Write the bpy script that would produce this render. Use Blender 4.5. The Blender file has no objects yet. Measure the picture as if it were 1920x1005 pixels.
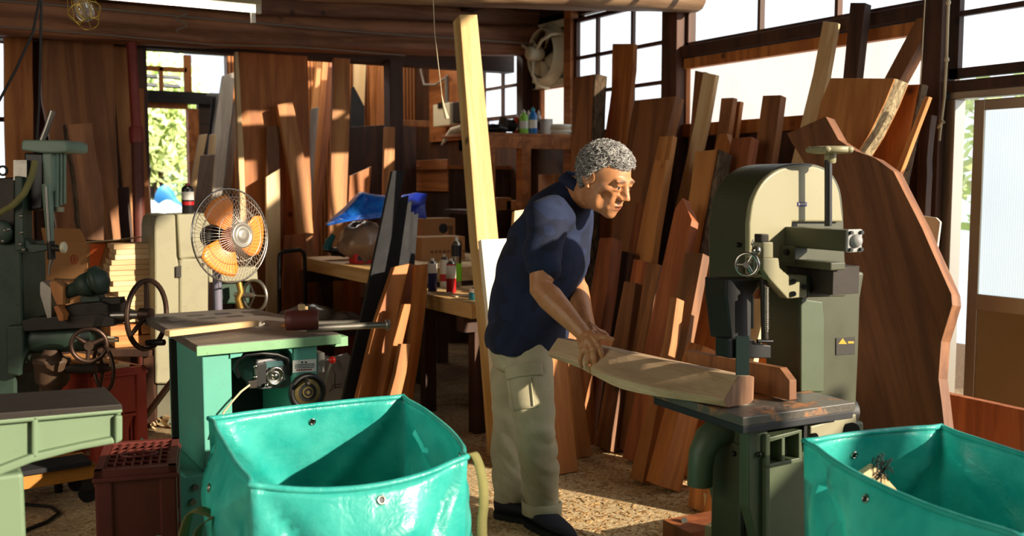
import bpy, bmesh, math, random
from mathutils import Vector, Matrix, noise
V = Vector
random.seed(7)
SC = bpy.context.scene
COL = SC.collection
PI = math.pi
# ---------------------------------------------------------------- camera
F = 35.0 / 36.0 * 1920.0
YAW = math.radians(31); PITCH = math.atan(157.5 / F)
CAM = V((0, 0, 1.3))
RGT = V((math.cos(YAW), -math.sin(YAW), 0))
FWD = V((math.sin(YAW) * math.cos(PITCH), math.cos(YAW) * math.cos(PITCH), -math.sin(PITCH)))
UPV = RGT.cross(FWD)
GF = V((math.sin(YAW), math.cos(YAW), 0))          # level forward
cd = bpy.data.cameras.new('camera'); cam = bpy.data.objects.new('camera', cd); COL.objects.link(cam)
cd.lens = 35; cd.sensor_width = 36; cd.clip_start = 0.05; cd.clip_end = 200
m = Matrix((RGT, UPV, -FWD)).transposed().to_4x4(); m.translation = CAM
cam.matrix_world = m; SC.camera = cam
cd.dof.use_dof = True; cd.dof.focus_distance = 3.6; cd.dof.aperture_fstop = 3.2
X, Y, Z = V((1, 0, 0)), V((0, 1, 0)), V((0, 0, 1))
def ray(px, py): return FWD + RGT * ((px - 960) / F) + UPV * ((502.5 - py) / F)
def P(px, py, d): return CAM + ray(px, py) * d
def PP(px, py, o, n):
    r = ray(px, py); return CAM + r * ((V(o) - CAM).dot(n) / r.dot(n))
def PZ(px, py, z): return PP(px, py, (0, 0, z), Z)
def PX(px, py, x): return PP(px, py, (x, 0, 0), X)
def PY(px, py, y): return PP(px, py, (0, y, 0), Y)
def WL(lat, dep, z=0): return RGT * lat + GF * dep + V((0, 0, z))
# ---------------------------------------------------------------- mesh builder
class MB:
    def __init__(s): s.v = []; s.f = []; s.sm = []
    def add(s, vs, fs, smooth=False):
        b = len(s.v); s.v += [V(p) for p in vs]
        for f in fs: s.f.append([b + i for i in f]); s.sm.append(smooth)
        return s
    def obox(s, o, a, b, c):
        o = V(o); vs = [o, o + a, o + a + b, o + b, o + c, o + a + c, o + a + b + c, o + b + c]
        fs = [(0, 3, 2, 1), (4, 5, 6, 7), (0, 1, 5, 4), (1, 2, 6, 5), (2, 3, 7, 6), (3, 0, 4, 7)]
        if a.cross(b).dot(c) < 0: fs = [f[::-1] for f in fs]
        return s.add(vs, fs)
    def box(s, lo, hi):
        lo, hi = V(lo), V(hi); d = hi - lo
        return s.obox(lo, X * d.x, Y * d.y, Z * d.z)
    def cbox(s, c, ax, ay, az):
        c = V(c); return s.obox(c - ax / 2 - ay / 2 - az / 2, ax, ay, az)
    def bar(s, p0, p1, w, h, up=Z):
        p0, p1 = V(p0), V(p1); d = (p1 - p0); dn = d.normalized(); sd = dn.cross(V(up))
        if sd.length < 1e-4: sd = dn.cross(X)
        sd.normalize(); u = sd.cross(dn)
        return s.obox(p0 - sd * w / 2 - u * h / 2, d, sd * w, u * h)
    def prism(s, pts, vec):
        pts = [V(p) for p in pts]; n = len(pts); vec = V(vec)
        nrm = V((0, 0, 0))
        for i in range(n): nrm += pts[i].cross(pts[(i + 1) % n])
        if nrm.dot(vec) > 0: pts = pts[::-1]
        vs = pts + [p + vec for p in pts]
        fs = [list(range(n)), list(range(2 * n - 1, n - 1, -1))]
        for i in range(n): j = (i + 1) % n; fs.append((j, i, n + i, n + j))
        return s.add(vs, fs)
    def rings(s, rs, cap=True, smooth=True, closed=False):
        n = len(rs[0]); vs = [p for r in rs for p in r]; fs = []
        k = len(rs)
        for a in range(k if closed else k - 1):
            b = (a + 1) % k
            for i in range(n):
                j = (i + 1) % n; fs.append((a * n + i, a * n + j, b * n + j, b * n + i))
        s.add(vs, fs, smooth)
        if cap and not closed:
            s.add(rs[0], [list(range(n))[::-1]]); s.add(rs[-1], [list(range(n))])
        return s
    def lathe(s, o, ax, prof, n=20, cap=True, smooth=True):
        o = V(o); ax = V(ax).normalized(); u = ax.orthogonal().normalized(); w = ax.cross(u)
        rs = [[o + ax * h + (u * math.cos(2 * PI * i / n) + w * math.sin(2 * PI * i / n)) * max(r, 1e-4) for i in range(n)] for r, h in prof]
        return s.rings(rs, cap, smooth)
    def cyl(s, p0, p1, r, r1=None, n=16):
        p0, p1 = V(p0), V(p1); d = p1 - p0
        return s.lathe(p0, d, [(r, 0), (r if r1 is None else r1, d.length)], n)
    def tube(s, pts, r, n=8, closed=False):
        pts = [V(p) for p in pts]; k = len(pts); rs = []; u = None
        for i in range(k):
            a = pts[i - 1] if (i > 0 or closed) else pts[i]; b = pts[(i + 1) % k] if (i < k - 1 or closed) else pts[i]
            t = (b - a).normalized()
            u = t.orthogonal().normalized() if u is None else (u - t * u.dot(t)).normalized()
            w = t.cross(u); rr = r[i] if isinstance(r, (list, tuple)) else r
            rs.append([pts[i] + (u * math.cos(2 * PI * j / n) + w * math.sin(2 * PI * j / n)) * rr for j in range(n)])
        return s.rings(rs, True, True, closed)
    def torus(s, c, nrm, R, r, n=28, k=8):
        nrm = V(nrm).normalized(); u = nrm.orthogonal().normalized(); w = nrm.cross(u)
        return s.tube([V(c) + (u * math.cos(2 * PI * i / n) + w * math.sin(2 * PI * i / n)) * R for i in range(n)], r, k, True)
    def ball(s, c, r, n=12, ax=None):
        c = V(c); a = ax or (X, Y, Z); rr = r if isinstance(r, (tuple, list)) else (r, r, r)
        rs = []
        for i in range(n + 1):
            t = PI * i / n; q = max(math.sin(t), 1e-3)
            rs.append([c + a[0] * (rr[0] * q * math.cos(2 * PI * j / (2 * n))) + a[1] * (rr[1] * q * math.sin(2 * PI * j / (2 * n))) - a[2] * (rr[2] * math.cos(t)) for j in range(2 * n)])
        return s.rings(rs)
    def build(s, name, mat, parent=None, bevel=0, M=None, label=None, cat=None, group=None, kind=None, solid=0, seg=2, sub=0):
        """link as ONE mesh object; vertices are given in the world and stored in the object's own frame"""
        me = bpy.data.meshes.new(name)
        if parent is not None:
            W = MW[parent.name]; inv = W.inverted(); M = None
        else:
            if M is None:
                lo = [min(p[i] for p in s.v) for i in range(3)]; hi = [max(p[i] for p in s.v) for i in range(3)]
                M = Matrix.Translation(((lo[0] + hi[0]) / 2, (lo[1] + hi[1]) / 2, lo[2]))
            inv = M.inverted()
        me.from_pydata([inv @ p for p in s.v], [], s.f)
        me.polygons.foreach_set('use_smooth', s.sm); me.update()
        o = bpy.data.objects.new(name, me); COL.objects.link(o)
        if mat: me.materials.append(mat)
        if parent is not None: o.parent = parent; MW[o.name] = W
        else: o.matrix_world = M; MW[o.name] = M
        if solid:
            q = o.modifiers.new('solid', 'SOLIDIFY'); q.thickness = solid; q.offset = 0
        if sub:
            q = o.modifiers.new('sub', 'SUBSURF'); q.levels = q.render_levels = sub
        if bevel:
            q = o.modifiers.new('bevel', 'BEVEL'); q.width = bevel; q.segments = seg; q.limit_method = 'ANGLE'; q.angle_limit = 0.7
        tag(o, label, cat, group, kind)
        return o
MW = {}
def tag(o, label=None, cat=None, group=None, kind=None):
    if label: o['label'] = label
    if cat: o['category'] = cat
    if group: o['group'] = group
    if kind: o['kind'] = kind
    return o
def thing(name, label, cat, loc, group=None, rz=0):
    o = bpy.data.objects.new(name, None); COL.objects.link(o); o.empty_display_size = 0.05
    M = Matrix.Translation(V(loc)) @ Matrix.Rotation(rz, 4, 'Z')
    o.matrix_world = M; MW[o.name] = M
    return tag(o, label, cat, group)
def copy_tree(src, parent=None):
    c = src.copy(); COL.objects.link(c)
    if parent: c.parent = parent
    for ch in list(src.children): copy_tree(ch, c)
    return c
# ---------------------------------------------------------------- materials
def lin(h):
    h = h.lstrip('#'); r = []
    for i in (0, 2, 4):
        c = int(h[i:i + 2], 16) / 255; r.append(c / 12.92 if c <= .04045 else ((c + .055) / 1.055) ** 2.4)
    return (*r, 1)
def mat_new(name):
    m = bpy.data.materials.new(name); m.use_nodes = True; nt = m.node_tree
    b = nt.nodes['Principled BSDF']; return m, nt, b
def N(nt, t, **kw):
    n = nt.nodes.new(t)
    for k, v in kw.items():
        if k.startswith('i_'):
            key = k[2:]; key = int(key) if key.isdigit() else key
            n.inputs[key].default_value = v
        else: setattr(n, k, v)
    return n
def mixc(nt, fac, a, b, bt='MIX'):
    n = nt.nodes.new('ShaderNodeMix'); n.data_type = 'RGBA'; n.blend_type = bt
    for s, v in ((0, fac), (6, a), (7, b)):
        if hasattr(v, 'is_linked') or hasattr(v, 'links'): nt.links.new(v, n.inputs[s])
        else: n.inputs[s].default_value = v
    return n.outputs[2]
def coords(nt, scale=(1, 1, 1), rnd=True, kind='Object'):
    tc = N(nt, 'ShaderNodeTexCoord'); out = tc.outputs[kind]
    if rnd:
        oi = N(nt, 'ShaderNodeObjectInfo'); mu = N(nt, 'ShaderNodeMath', operation='MULTIPLY', i_1=53.7)
        nt.links.new(oi.outputs['Random'], mu.inputs[0])
        ad = N(nt, 'ShaderNodeVectorMath', operation='ADD'); nt.links.new(out, ad.inputs[0]); nt.links.new(mu.outputs[0], ad.inputs[1]); out = ad.outputs[0]
    mp = N(nt, 'ShaderNodeMapping'); mp.inputs['Scale'].default_value = scale
    nt.links.new(out, mp.inputs['Vector']); return mp.outputs[0]
def noise_n(nt, vec, scale, detail=3, rough=.55, dist=0):
    n = N(nt, 'ShaderNodeTexNoise'); n.inputs['Scale'].default_value = scale; n.inputs['Detail'].default_value = detail
    n.inputs['Roughness'].default_value = rough; n.inputs['Distortion'].default_value = dist
    nt.links.new(vec, n.inputs['Vector']); return n.outputs['Fac']
def ramp(nt, fac, stops):
    r = N(nt, 'ShaderNodeValToRGB'); cr = r.color_ramp
    while len(cr.elements) < len(stops): cr.elements.new(.5)
    for e, (p, c) in zip(cr.elements, stops):
        e.position = p; e.color = c if not isinstance(c, (int, float)) else (c, c, c, 1)
    nt.links.new(fac, r.inputs[0]); return r.outputs[0]
def bump(nt, b, h, strength=.3, dist=.01):
    n = N(nt, 'ShaderNodeBump'); n.inputs['Strength'].default_value = strength; n.inputs['Distance'].default_value = dist
    nt.links.new(h, n.inputs['Height']); nt.links.new(n.outputs[0], b.inputs['Normal'])
def wood(name, dark, light, axis='Z', rough=.62, fig=1.0, var=.25, dirt=0.0):
    """grain runs along the object's own axis"""
    m, nt, b = mat_new(name); L = nt.links.new
    st = {'X': (.09, 1, 1), 'Y': (1, .09, 1), 'Z': (1, 1, .09)}[axis]
    v = coords(nt, st)
    big = noise_n(nt, v, 7 * fig, 3, .5, .6)
    w = N(nt, 'ShaderNodeMath', operation='MULTIPLY', i_1=22.0); L(big, w.inputs[0])
    sn = N(nt, 'ShaderNodeMath', operation='SINE'); L(w.outputs[0], sn.inputs[0])
    fib = noise_n(nt, v, 150, 2, .6)
    ad = N(nt, 'ShaderNodeMath', operation='MULTIPLY_ADD', i_1=.16, i_2=.42); L(sn.outputs[0], ad.inputs[0])
    ad2 = N(nt, 'ShaderNodeMath', operation='MULTIPLY_ADD', i_1=.32); L(fib, ad2.inputs[0]); L(ad.outputs[0], ad2.inputs[2])
    ad3 = N(nt, 'ShaderNodeMath', operation='MULTIPLY_ADD', i_1=.5, i_2=-.28); L(big, ad3.inputs[0])
    ad4 = N(nt, 'ShaderNodeMath', operation='ADD'); L(ad2.outputs[0], ad4.inputs[0]); L(ad3.outputs[0], ad4.inputs[1])
    c = ramp(nt, ad4.outputs[0], [(.2, lin(dark)), (.8, lin(light))])
    vk = coords(nt, (1, 1, 1)); kn = N(nt, 'ShaderNodeTexVoronoi'); kn.inputs['Scale'].default_value = 2.6; L(vk, kn.inputs['Vector'])
    kr = ramp(nt, kn.outputs['Distance'], [(.03, 0.25), (.075, 1.0)]); c = mixc(nt, 1.0, c, kr, 'MULTIPLY')
    oi = N(nt, 'ShaderNodeObjectInfo'); hs = N(nt, 'ShaderNodeHueSaturation')
    mr = N(nt, 'ShaderNodeMapRange'); mr.inputs[3].default_value = 1 - var; mr.inputs[4].default_value = 1 + var
    L(oi.outputs['Random'], mr.inputs[0]); L(mr.outputs[0], hs.inputs['Value']); L(c, hs.inputs['Color']); c = hs.outputs[0]
    if dirt:
        dn = noise_n(nt, coords(nt, (1, 1, 1)), 3.5, 4, .6); c = mixc(nt, ramp(nt, dn, [(.45, 0), (.75, dirt)]), c, (.012, .01, .008, 1))
    L(c, b.inputs['Base Color']); b.inputs['Roughness'].default_value = rough
    bump(nt, b, ad2.outputs[0], .25, .004); return m
def paint(name, col, rough=.42, wear=.25, wcol='2a2018', metal=0.0, sc=6.0):
    m, nt, b = mat_new(name); v = coords(nt)
    n1 = noise_n(nt, v, sc, 5, .65); n2 = noise_n(nt, v, sc * 9, 3, .6)
    c = mixc(nt, ramp(nt, n1, [(.5, 0), (.85, wear)]), lin(col), lin(wcol))
    c = mixc(nt, ramp(nt, n2, [(.64, 0), (.72, wear)]), c, lin(wcol))
    nt.links.new(c, b.inputs['Base Color']); b.inputs['Metallic'].default_value = metal
    nt.links.new(ramp(nt, n1, [(.3, rough), (.8, min(1, rough + .25))]), b.inputs['Roughness'])
    bump(nt, b, n2, .08, .002); return m
def plain(name, col, rough=.5, metal=0.0, em=None, es=1.0, alpha=None):
    m, nt, b = mat_new(name); b.inputs['Base Color'].default_value = lin(col) if isinstance(col, str) else col
    b.inputs['Roughness'].default_value = rough; b.inputs['Metallic'].default_value = metal
    if em: b.inputs['Emission Color'].default_value = lin(em); b.inputs['Emission Strength'].default_value = es
    return m
def fabric(name, c1, c2, sc=300, rough=.9, big=4.0, bs=.25):
    m, nt, b = mat_new(name); v = coords(nt, rnd=False)
    n1 = noise_n(nt, v, sc, 2); n2 = noise_n(nt, v, big, 4, .6)
    ad = N(nt, 'ShaderNodeMath', operation='MULTIPLY_ADD', i_1=.35); nt.links.new(n1, ad.inputs[0]); nt.links.new(n2, ad.inputs[2])
    nt.links.new(ramp(nt, ad.outputs[0], [(.45, lin(c1)), (.9, lin(c2))]), b.inputs['Base Color'])
    b.inputs['Roughness'].default_value = rough; bump(nt, b, n1, bs, .002); return m
def bark(name, c1, c2):
    m, nt, b = mat_new(name); v = coords(nt, (1, 1, .35))
    n1 = noise_n(nt, v, 28, 6, .7, 1.2)
    nt.links.new(ramp(nt, n1, [(.35, lin(c1)), (.68, lin(c2))]), b.inputs['Base Color'])
    b.inputs['Roughness'].default_value = .95; bump(nt, b, n1, 1.0, .03); return m
M = {}
M['pine'] = wood('pine', 'b48c50', 'd6b980', var=.1)
M['pale'] = wood('pale_wood', 'c9a06a', 'e6cda0', var=.12)
M['tan'] = wood('tan_wood', '9a5a2a', 'cf9354', var=.2)
M['orange'] = wood('orange_wood', '8a4a1c', 'c8803e', var=.2)
M['red'] = wood('red_wood', '70381c', 'ad6438', var=.2, fig=1.3)
M['brown'] = wood('brown_wood', '5e381e', '9c673c', var=.22)
M['dark'] = wood('dark_wood', '2a1710', '5a3825', var=.2, dirt=.5)
M['grey'] = wood('weathered_wood', '6f665c', 'b3aaa0', var=.2)
M['slab'] = wood('slab_wood', '4c2a17', '8f5d38', var=.05, fig=.8)
M['beam'] = wood('beam_wood', '6a3e28', 'b07a56', axis='X', dirt=.3, var=.1)
M['post'] = wood('post_wood', '2b1710', '55321f', dirt=.3)
M['charcoal'] = paint('charcoal_stained_wood', '1c1c1f', .75, .2, '0c0c0d', sc=4)
M['log'] = wood('rough_sawn_log', 'a58562', 'dcc09c', axis='Y', var=.05)
M['benchwood'] = wood('bench_wood', 'b98a4e', 'e0bd82', axis='Y', var=.08)
M['shelfwood'] = wood('shelf_wood', '7a4119', 'b9733a', axis='Y', var=.1)
M['bark'] = bark('bark', '2c2018', '8a7358')
M['barkpale'] = bark('pale_bark', '6f5a40', 'e3cfa4')
M['steel'] = paint('worn_steel', '9a958c', .32, .35, '3a2c20', .85)
M['darksteel'] = paint('dark_steel', '35302c', .45, .4, '120d0a', .6)
M['black'] = plain('black_plastic', '0c0c0d', .45)
M['rubber'] = plain('rubber', '0a0a0b', .8)
M['chrome'] = plain('chrome', 'b9b6ae', .22, 1.0)
M['cream'] = paint('cream_machine_paint', '928d6e', .36, .12, '6d5c3c')
M['olive'] = paint('olive_machine_paint', '3f412c', .38, .18, '22200f')
M['oldgreen'] = paint('old_green_paint', '2c4034', .45, .55, '120d09')
M['drillgreen'] = paint('grey_green_paint', '6f8674', .4, .3, '241c14')
M['mint'] = paint('mint_machine_paint', '5aa896', .42, .2, '4d5a46')
M['mintdark'] = paint('edge_green_paint', '7fae82', .45, .35, '3a4a30')
M['beige'] = paint('beige_machine_paint', '948f74', .42, .28, '5d4630')
M['jointer'] = paint('pale_green_paint', '71876a', .45, .3, '5d6a44')
M['sawgreen'] = paint('deep_green_paint', '24402f', .45, .4, '0f120d')
M['cratered'] = paint('red_crate_plastic', 'b8452c', .5, .2, '5a2416')
M['cratebrown'] = paint('maroon_crate_plastic', '5e241c', .45, .35, '2a1510')
M['yellowsteel'] = paint('yellow_paint', 'b5782a', .5, .5, '3a2210')
M['card'] = paint('cardboard', 'a8784a', .85, .15, '6b4526', sc=3)
M['cardin'] = paint('cardboard_inside', 'c7b596', .85, .1, '8a6f4a', sc=3)
M['white'] = plain('white_plastic', 'dcd8cc', .5)
M['whiteboard'] = paint('white_panel', 'eee6d2', .6, .05, 'c8b48e')
M['ivory'] = paint('ivory_enamel', 'dcd4b4', .4, .2, '6d5a38')
M['red_plastic'] = plain('red_plastic', 'c01812', .35)
M['rope'] = fabric('rope_fibre', 'b0a082', 'dccfb0', 400)
M['cable'] = plain('grey_cable', '8c8276', .6)
M['blackcable'] = plain('black_cable', '151312', .6)
M['redpipe'] = paint('red_oxide_pipe', '7a2418', .45, .3, '2a120c')
M['webbing'] = fabric('olive_webbing', '55522a', '8a8450', 600)
M['fanorange'] = plain('translucent_orange_plastic', 'f08a2c', .35)
M['alu'] = plain('aluminium', 'b4aea2', .38, .9)
M['sawdust'] = fabric('sawdust_fill', 'b8813e', 'dca860', 200)
# ---------------------------------------------------------------- the setting
XW = 4.3
def struct(mb, name, mat, parent=None, **k):
    return mb.build(name, mat, parent, kind=None if parent else 'structure', **k)
# floor: packed earth under sawdust
m, nt, b = mat_new('sawdust_floor'); L = nt.links.new
v = coords(nt, rnd=False)
n1 = noise_n(nt, v, 1.1, 5, .6); n2 = noise_n(nt, v, 55, 4, .7); n3 = noise_n(nt, v, 14, 4, .7, .6)
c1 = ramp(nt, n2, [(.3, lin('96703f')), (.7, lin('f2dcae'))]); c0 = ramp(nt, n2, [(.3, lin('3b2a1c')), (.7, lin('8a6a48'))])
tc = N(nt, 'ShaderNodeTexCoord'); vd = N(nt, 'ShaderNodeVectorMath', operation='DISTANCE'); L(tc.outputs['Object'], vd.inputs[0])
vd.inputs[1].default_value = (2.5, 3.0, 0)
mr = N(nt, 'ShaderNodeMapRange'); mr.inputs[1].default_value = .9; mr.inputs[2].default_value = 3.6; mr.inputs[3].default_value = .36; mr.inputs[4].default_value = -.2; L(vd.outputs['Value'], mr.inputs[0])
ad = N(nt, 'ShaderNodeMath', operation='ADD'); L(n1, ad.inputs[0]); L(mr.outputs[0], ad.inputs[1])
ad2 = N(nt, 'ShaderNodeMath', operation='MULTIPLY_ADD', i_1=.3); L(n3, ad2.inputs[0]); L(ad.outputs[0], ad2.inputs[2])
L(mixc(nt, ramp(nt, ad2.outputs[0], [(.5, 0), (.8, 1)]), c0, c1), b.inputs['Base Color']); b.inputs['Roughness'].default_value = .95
bump(nt, b, n2, .6, .01); M['floor'] = m
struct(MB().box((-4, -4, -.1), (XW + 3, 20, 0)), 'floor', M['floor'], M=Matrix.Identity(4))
M['earth'] = plain('dark_wall', '2a1c14', .9)
wallwood = wood('wall_boarding', '2e1b12', '58361f', dirt=.4, var=0); M['wallwood'] = wallwood
# walls that close the room (left, behind the camera, rear)
struct(MB().box((-3.2, -3.2, 0), (-3.1, 9.1, 4.4)), 'wall_left', M['wallwood'])
struct(MB().box((-3.1, -3.2, 0), (XW, -3.1, 2.0)).box((-3.1, -3.2, 2.0), (.8, -3.1, 4.4)).box((.8, -3.2, 3.4), (XW, -3.1, 4.4)), 'wall_front', M['wallwood'])  # opening behind the camera is out of view, added to let sun in
# rear wall, open at the outer doorway (X 1.45..2.35)
m, nt, b = mat_new('brown_corrugated_sheet'); v = coords(nt, rnd=False)
w = N(nt, 'ShaderNodeTexWave', i_Scale=9.0); nt.links.new(v, w.inputs['Vector'])
nt.links.new(ramp(nt, w.outputs[1], [(.1, lin('5c2f12')), (.9, lin('a8662c'))]), b.inputs['Base Color']); b.inputs['Roughness'].default_value = .5
bump(nt, b, w.outputs[1], .5, .02); M['corr'] = m
struct(MB().box((-3.1, 9.0, 0), (1.62, 9.1, 2.95)).box((2.45, 9.0, 0), (XW, 9.1, 2.95)).box((1.62, 9.0, 2.75), (2.45, 9.1, 2.95)), 'wall_back', M['corr'])
# right wall: low boarding, then posts, rails and panes
YD0, YD1 = 1.9, 3.03          # sliding door span
mb = MB()
mb.box((XW, 3.2, 0), (XW + .06, 9.1, 1.66)).box((XW, 8.0, 1.66), (XW + .06, 9.1, 2.8)).box((XW, 6.2, 1.66), (XW + .06, 6.29, 2.6)).box((XW, 6.29, 2.06), (XW + .06, 6.85, 2.6)).box((XW, 6.68, 1.66), (XW + .06, 6.85, 2.1))
mb.box((XW, -3.2, 0), (XW + .06, -1.25, 2.0)).box((XW, 7.74, 1.6), (XW + .06, 8.1, 2.8)).box((XW, 5.0, 2.55), (XW + .06, 9.1, 3.0)).box((XW, -3.2, 3.5), (XW + .06, 5.0, 4.4))  # unseen near end: sill, opening and top band shaped to steer the sun
struct(mb, 'wall_right', M['wallwood'])
def trim(k, lo, hi, mat='post', **kw): return struct(MB().box(lo, hi), 'trim_%d' % k, M[mat], bevel=.004, **kw)
trim(1, (XW - .11, 4.95, 0), (XW + .05, 5.10, 3.1))                     # post by the big pane
trim(2, (XW - .10, 3.05, 0), (XW + .05, 3.16, 3.1))                     # post by the door
trim(3, (XW - .08, 3.16, 2.10), (XW + .03, 4.95, 2.17))                 # rail over the corrugated pane
trim(4, (XW - .05, 3.16, 2.03), (XW + .01, 4.95, 2.095), 'orange')      # pale batten below it
trim(5, (XW - .06, 3.16, 1.60), (XW + .03, 4.95, 1.68), 'orange')       # sill rail
trim(6, (XW - .07, 2.15, 1.735), (XW + .04, 3.05, 1.785))                # rail over the sliding door
trim(7, (XW - .09, 6.84, 0), (XW + .05, 6.94, 2.6))                     # post by the fan
trim(8, (XW - .07, 6.2, 0), (XW + .05, 6.29, 2.6), 'shelfwood')
trim(9, (XW - .07, 7.62, 0), (XW + .05, 7.74, 2.8))
trim(10, (XW - .07, -2.3, 0), (XW + .05, -2.2, 4.3))
# glazing
def pane_mat(name, col, st, ribs=0):
    m, nt, b = mat_new(name); v = coords(nt, rnd=False)
    nz = noise_n(nt, v, 1.7, 3); c = mixc(nt, ramp(nt, nz, [(.35, 0), (.75, .35)]), lin(col), lin('cfe0ee'))
    if ribs:
        w = N(nt, 'ShaderNodeTexWave', i_Scale=ribs, bands_direction='Y'); w.inputs['Distortion'].default_value = .6; nt.links.new(v, w.inputs['Vector'])
        c = mixc(nt, ramp(nt, w.outputs[1], [(.2, .0), (.8, .16)]), c, lin('b9a892'))
        bump(nt, b, w.outputs[1], .3, .01)
    nt.links.new(c, b.inputs['Base Color']); nt.links.new(c, b.inputs['Emission Color']); b.inputs['Emission Strength'].default_value = st
    b.inputs['Roughness'].default_value = .3; return m
M['frost'] = pane_mat('frosted_daylit_glass', 'eef4f8', 1.4)
M['ribbed'] = pane_mat('ribbed_daylit_sheet', 'fdf4e6', 1.15, 14)
M['doorpane'] = pane_mat('ribbed_door_pane', 'd8e8ee', 1.08, 26)
def window(k, y0, y1, z0, z1, ys, zs, pane, fr=.03, fm='post', tilt=0):
    mb = MB(); x0, x1 = XW - .035, XW + .015
    for a, c in ((y0, y0 + fr), (y1 - fr, y1)): mb.box((x0, a, z0), (x1, c, z1))
    for a, c in ((z0, z0 + fr), (z1 - fr, z1)): mb.box((x0, y0, a), (x1, y1, c))
    for y in ys: mb.box((x0 + .008, y - .011, z0), (x1 - .004, y + .011, z1))
    for z in zs: mb.box((x0 + .006, y0, z - .012), (x1 - .006, y1, z + .012))
    w = struct(mb, 'window_%d' % k, M[fm])
    if pane:
        p = MB().box((XW, y0 + .01, z0 + .01), (XW + .006, y1 - .01, z1 - .01)).build('pane', M[pane], w)
        p['label'] = 'white daylit pane'
    return w
window(1, 5.10, 6.20, 1.66, 2.52, (5.52, 5.93), (1.97, 2.23), 'frost')
window(2, 6.94, 7.62, 1.84, 2.6, (7.28,), (2.11,), 'frost')
window(3, 6.29, 6.68, 1.70, 2.06, (), (), 'ribbed', .025, 'shelfwood')
window(4, 3.16, 4.95, 1.66, 2.05, (), (), 'ribbed', .012, 'orange')
window(5, 3.16, 4.95, 2.17, 2.95, (3.75, 4.32), (), None, .025)
window(6, 2.15, 3.05, 1.80, 2.75, (), (2.10,), 'frost', .045)
# aluminium sliding door, slid a little open
dr = struct(MB().box((XW - .05, YD0 - .3, 1.70), (XW + .03, YD1, 1.735)).box((XW - .05, 3.0, 0), (XW + .03, YD1 + .02, 1.70)), 'door_1', M['alu'], bevel=.003)
YL = 2.915
mb = MB(); x0, x1 = XW - .03, XW
mb.box((x0, YL - .055, .02), (x1, YL, 1.69)).box((x0, 2.15, .02), (x1, 2.20, 1.69)).box((x0, 2.20, 1.64), (x1, YL - .05, 1.69)).box((x0, 2.20, .02), (x1, YL - .05, .09)).box((x0, 2.20, .71), (x1, YL - .05, .785))
mb.build('leaf_frame', M['alu'], dr, bevel=.003)
MB().box((x0 + .01, 2.20, .785), (x0 + .016, YL - .05, 1.65)).build('pane', M['doorpane'], dr)['label'] = 'pale ribbed glass pane'
MB().box((x0 + .008, 2.20, .09), (x0 + .02, YL - .05, .715)).build('panel', paint('tan_panel', '8a7450', .6, .2, '5a4830'), dr)['label'] = 'tan lower panel'
# ceiling: loft boards over the rear half, a higher unseen roof over the near half, raised to let the sun in
M['ceil'] = wood('loft_boards', '241710', '4a3020', axis='Y', dirt=.4, var=0)
struct(MB().box((-3.1, 4.75, 2.72), (XW, 7.25, 2.76)).box((-3.1, -3.1, 4.35), (XW, 4.75, 4.4)).box((-3.1, 4.7, 2.76), (XW, 4.75, 4.4)).box((-3.1, 7.25, 2.95), (XW, 7.45, 3.0)).box((-3.1, 8.95, 2.95), (XW, 9.1, 3.0)).box((-3.1, 7.4, 2.95), (2.4, 9, 3.0)), 'ceiling', M['ceil'])
def log_mb(pts, rad, n=20, seg=40, sq=.25, amp=.012, seed=0):
    mb = MB(); rs = []
    pts = [V(p) for p in pts]
    for i in range(seg + 1):
        t = i / seg * (len(pts) - 1); k = min(int(t), len(pts) - 2); c = pts[k].lerp(pts[k + 1], t - k)
        r = []
        for j in range(n):
            a = 2 * PI * j / n; s = 1 + sq * (abs(math.cos(a)) ** 8 + abs(math.sin(a)) ** 8 - .6) * -.6
            q = noise.noise(V((c.x * 2.2 + seed, math.cos(a) * 1.3, math.sin(a) * 1.3))) * amp
            r.append(c + Y * (math.cos(a) * (rad[0] * s + q)) + Z * (math.sin(a) * (rad[1] * s + q)))
        rs.append(r)
    return mb.rings(rs)
def ceiling_log(mb, name, label, mat='beam'):
    return mb.build(name, M[mat], label=label, cat='ceiling beam', kind='structure')
M['beamdark'] = wood('smoke_dark_beam', '1c110b', '3f281b', axis='X', dirt=.3, var=.1)
M['beampale'] = wood('pale_peeled_log', '6a4a34', 'a98a68', axis='X', var=.05, dirt=.15)
ceiling_log(log_mb([(-3, 4.9, 2.25), (1.5, 4.9, 2.335), (2.8, 4.9, 2.40), (4.28, 4.9, 2.50)], (.13, .125), seed=3), 'trim_11', None, 'beampale')
ceiling_log(log_mb([(-3, 6.8, 2.24), (.5, 6.8, 2.30), (1.5, 6.8, 2.315), (2.6, 6.8, 2.345), (4.3, 6.8, 2.43)], (.13, .115), seed=11, sq=.9, amp=.02), 'trim_12', None, 'beam')
ceiling_log(log_mb([(-3, 6.83, 2.49), (.9, 6.83, 2.53), (2.0, 6.83, 2.50), (4.3, 6.83, 2.60)], (.10, .09), seed=21, amp=.02), 'trim_13', None, 'beam')
struct(MB().box((-3.1, 7.12, 2.215), (XW, 7.25, 2.42)), 'trim_14', M['beamdark'], M=Matrix.Translation((0, 7.18, 2.2)))
k = 15
for i, x in enumerate((-1.9, -1.0, -.1, .8, 1.55, 2.25, 2.95, 3.6)):
    mb = MB().bar((x, 4.7, 2.62), (x + .05, 7.2, 2.66), .09, .12); struct(mb, 'trim_%d' % k, M['ceil']); k += 1
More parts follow.
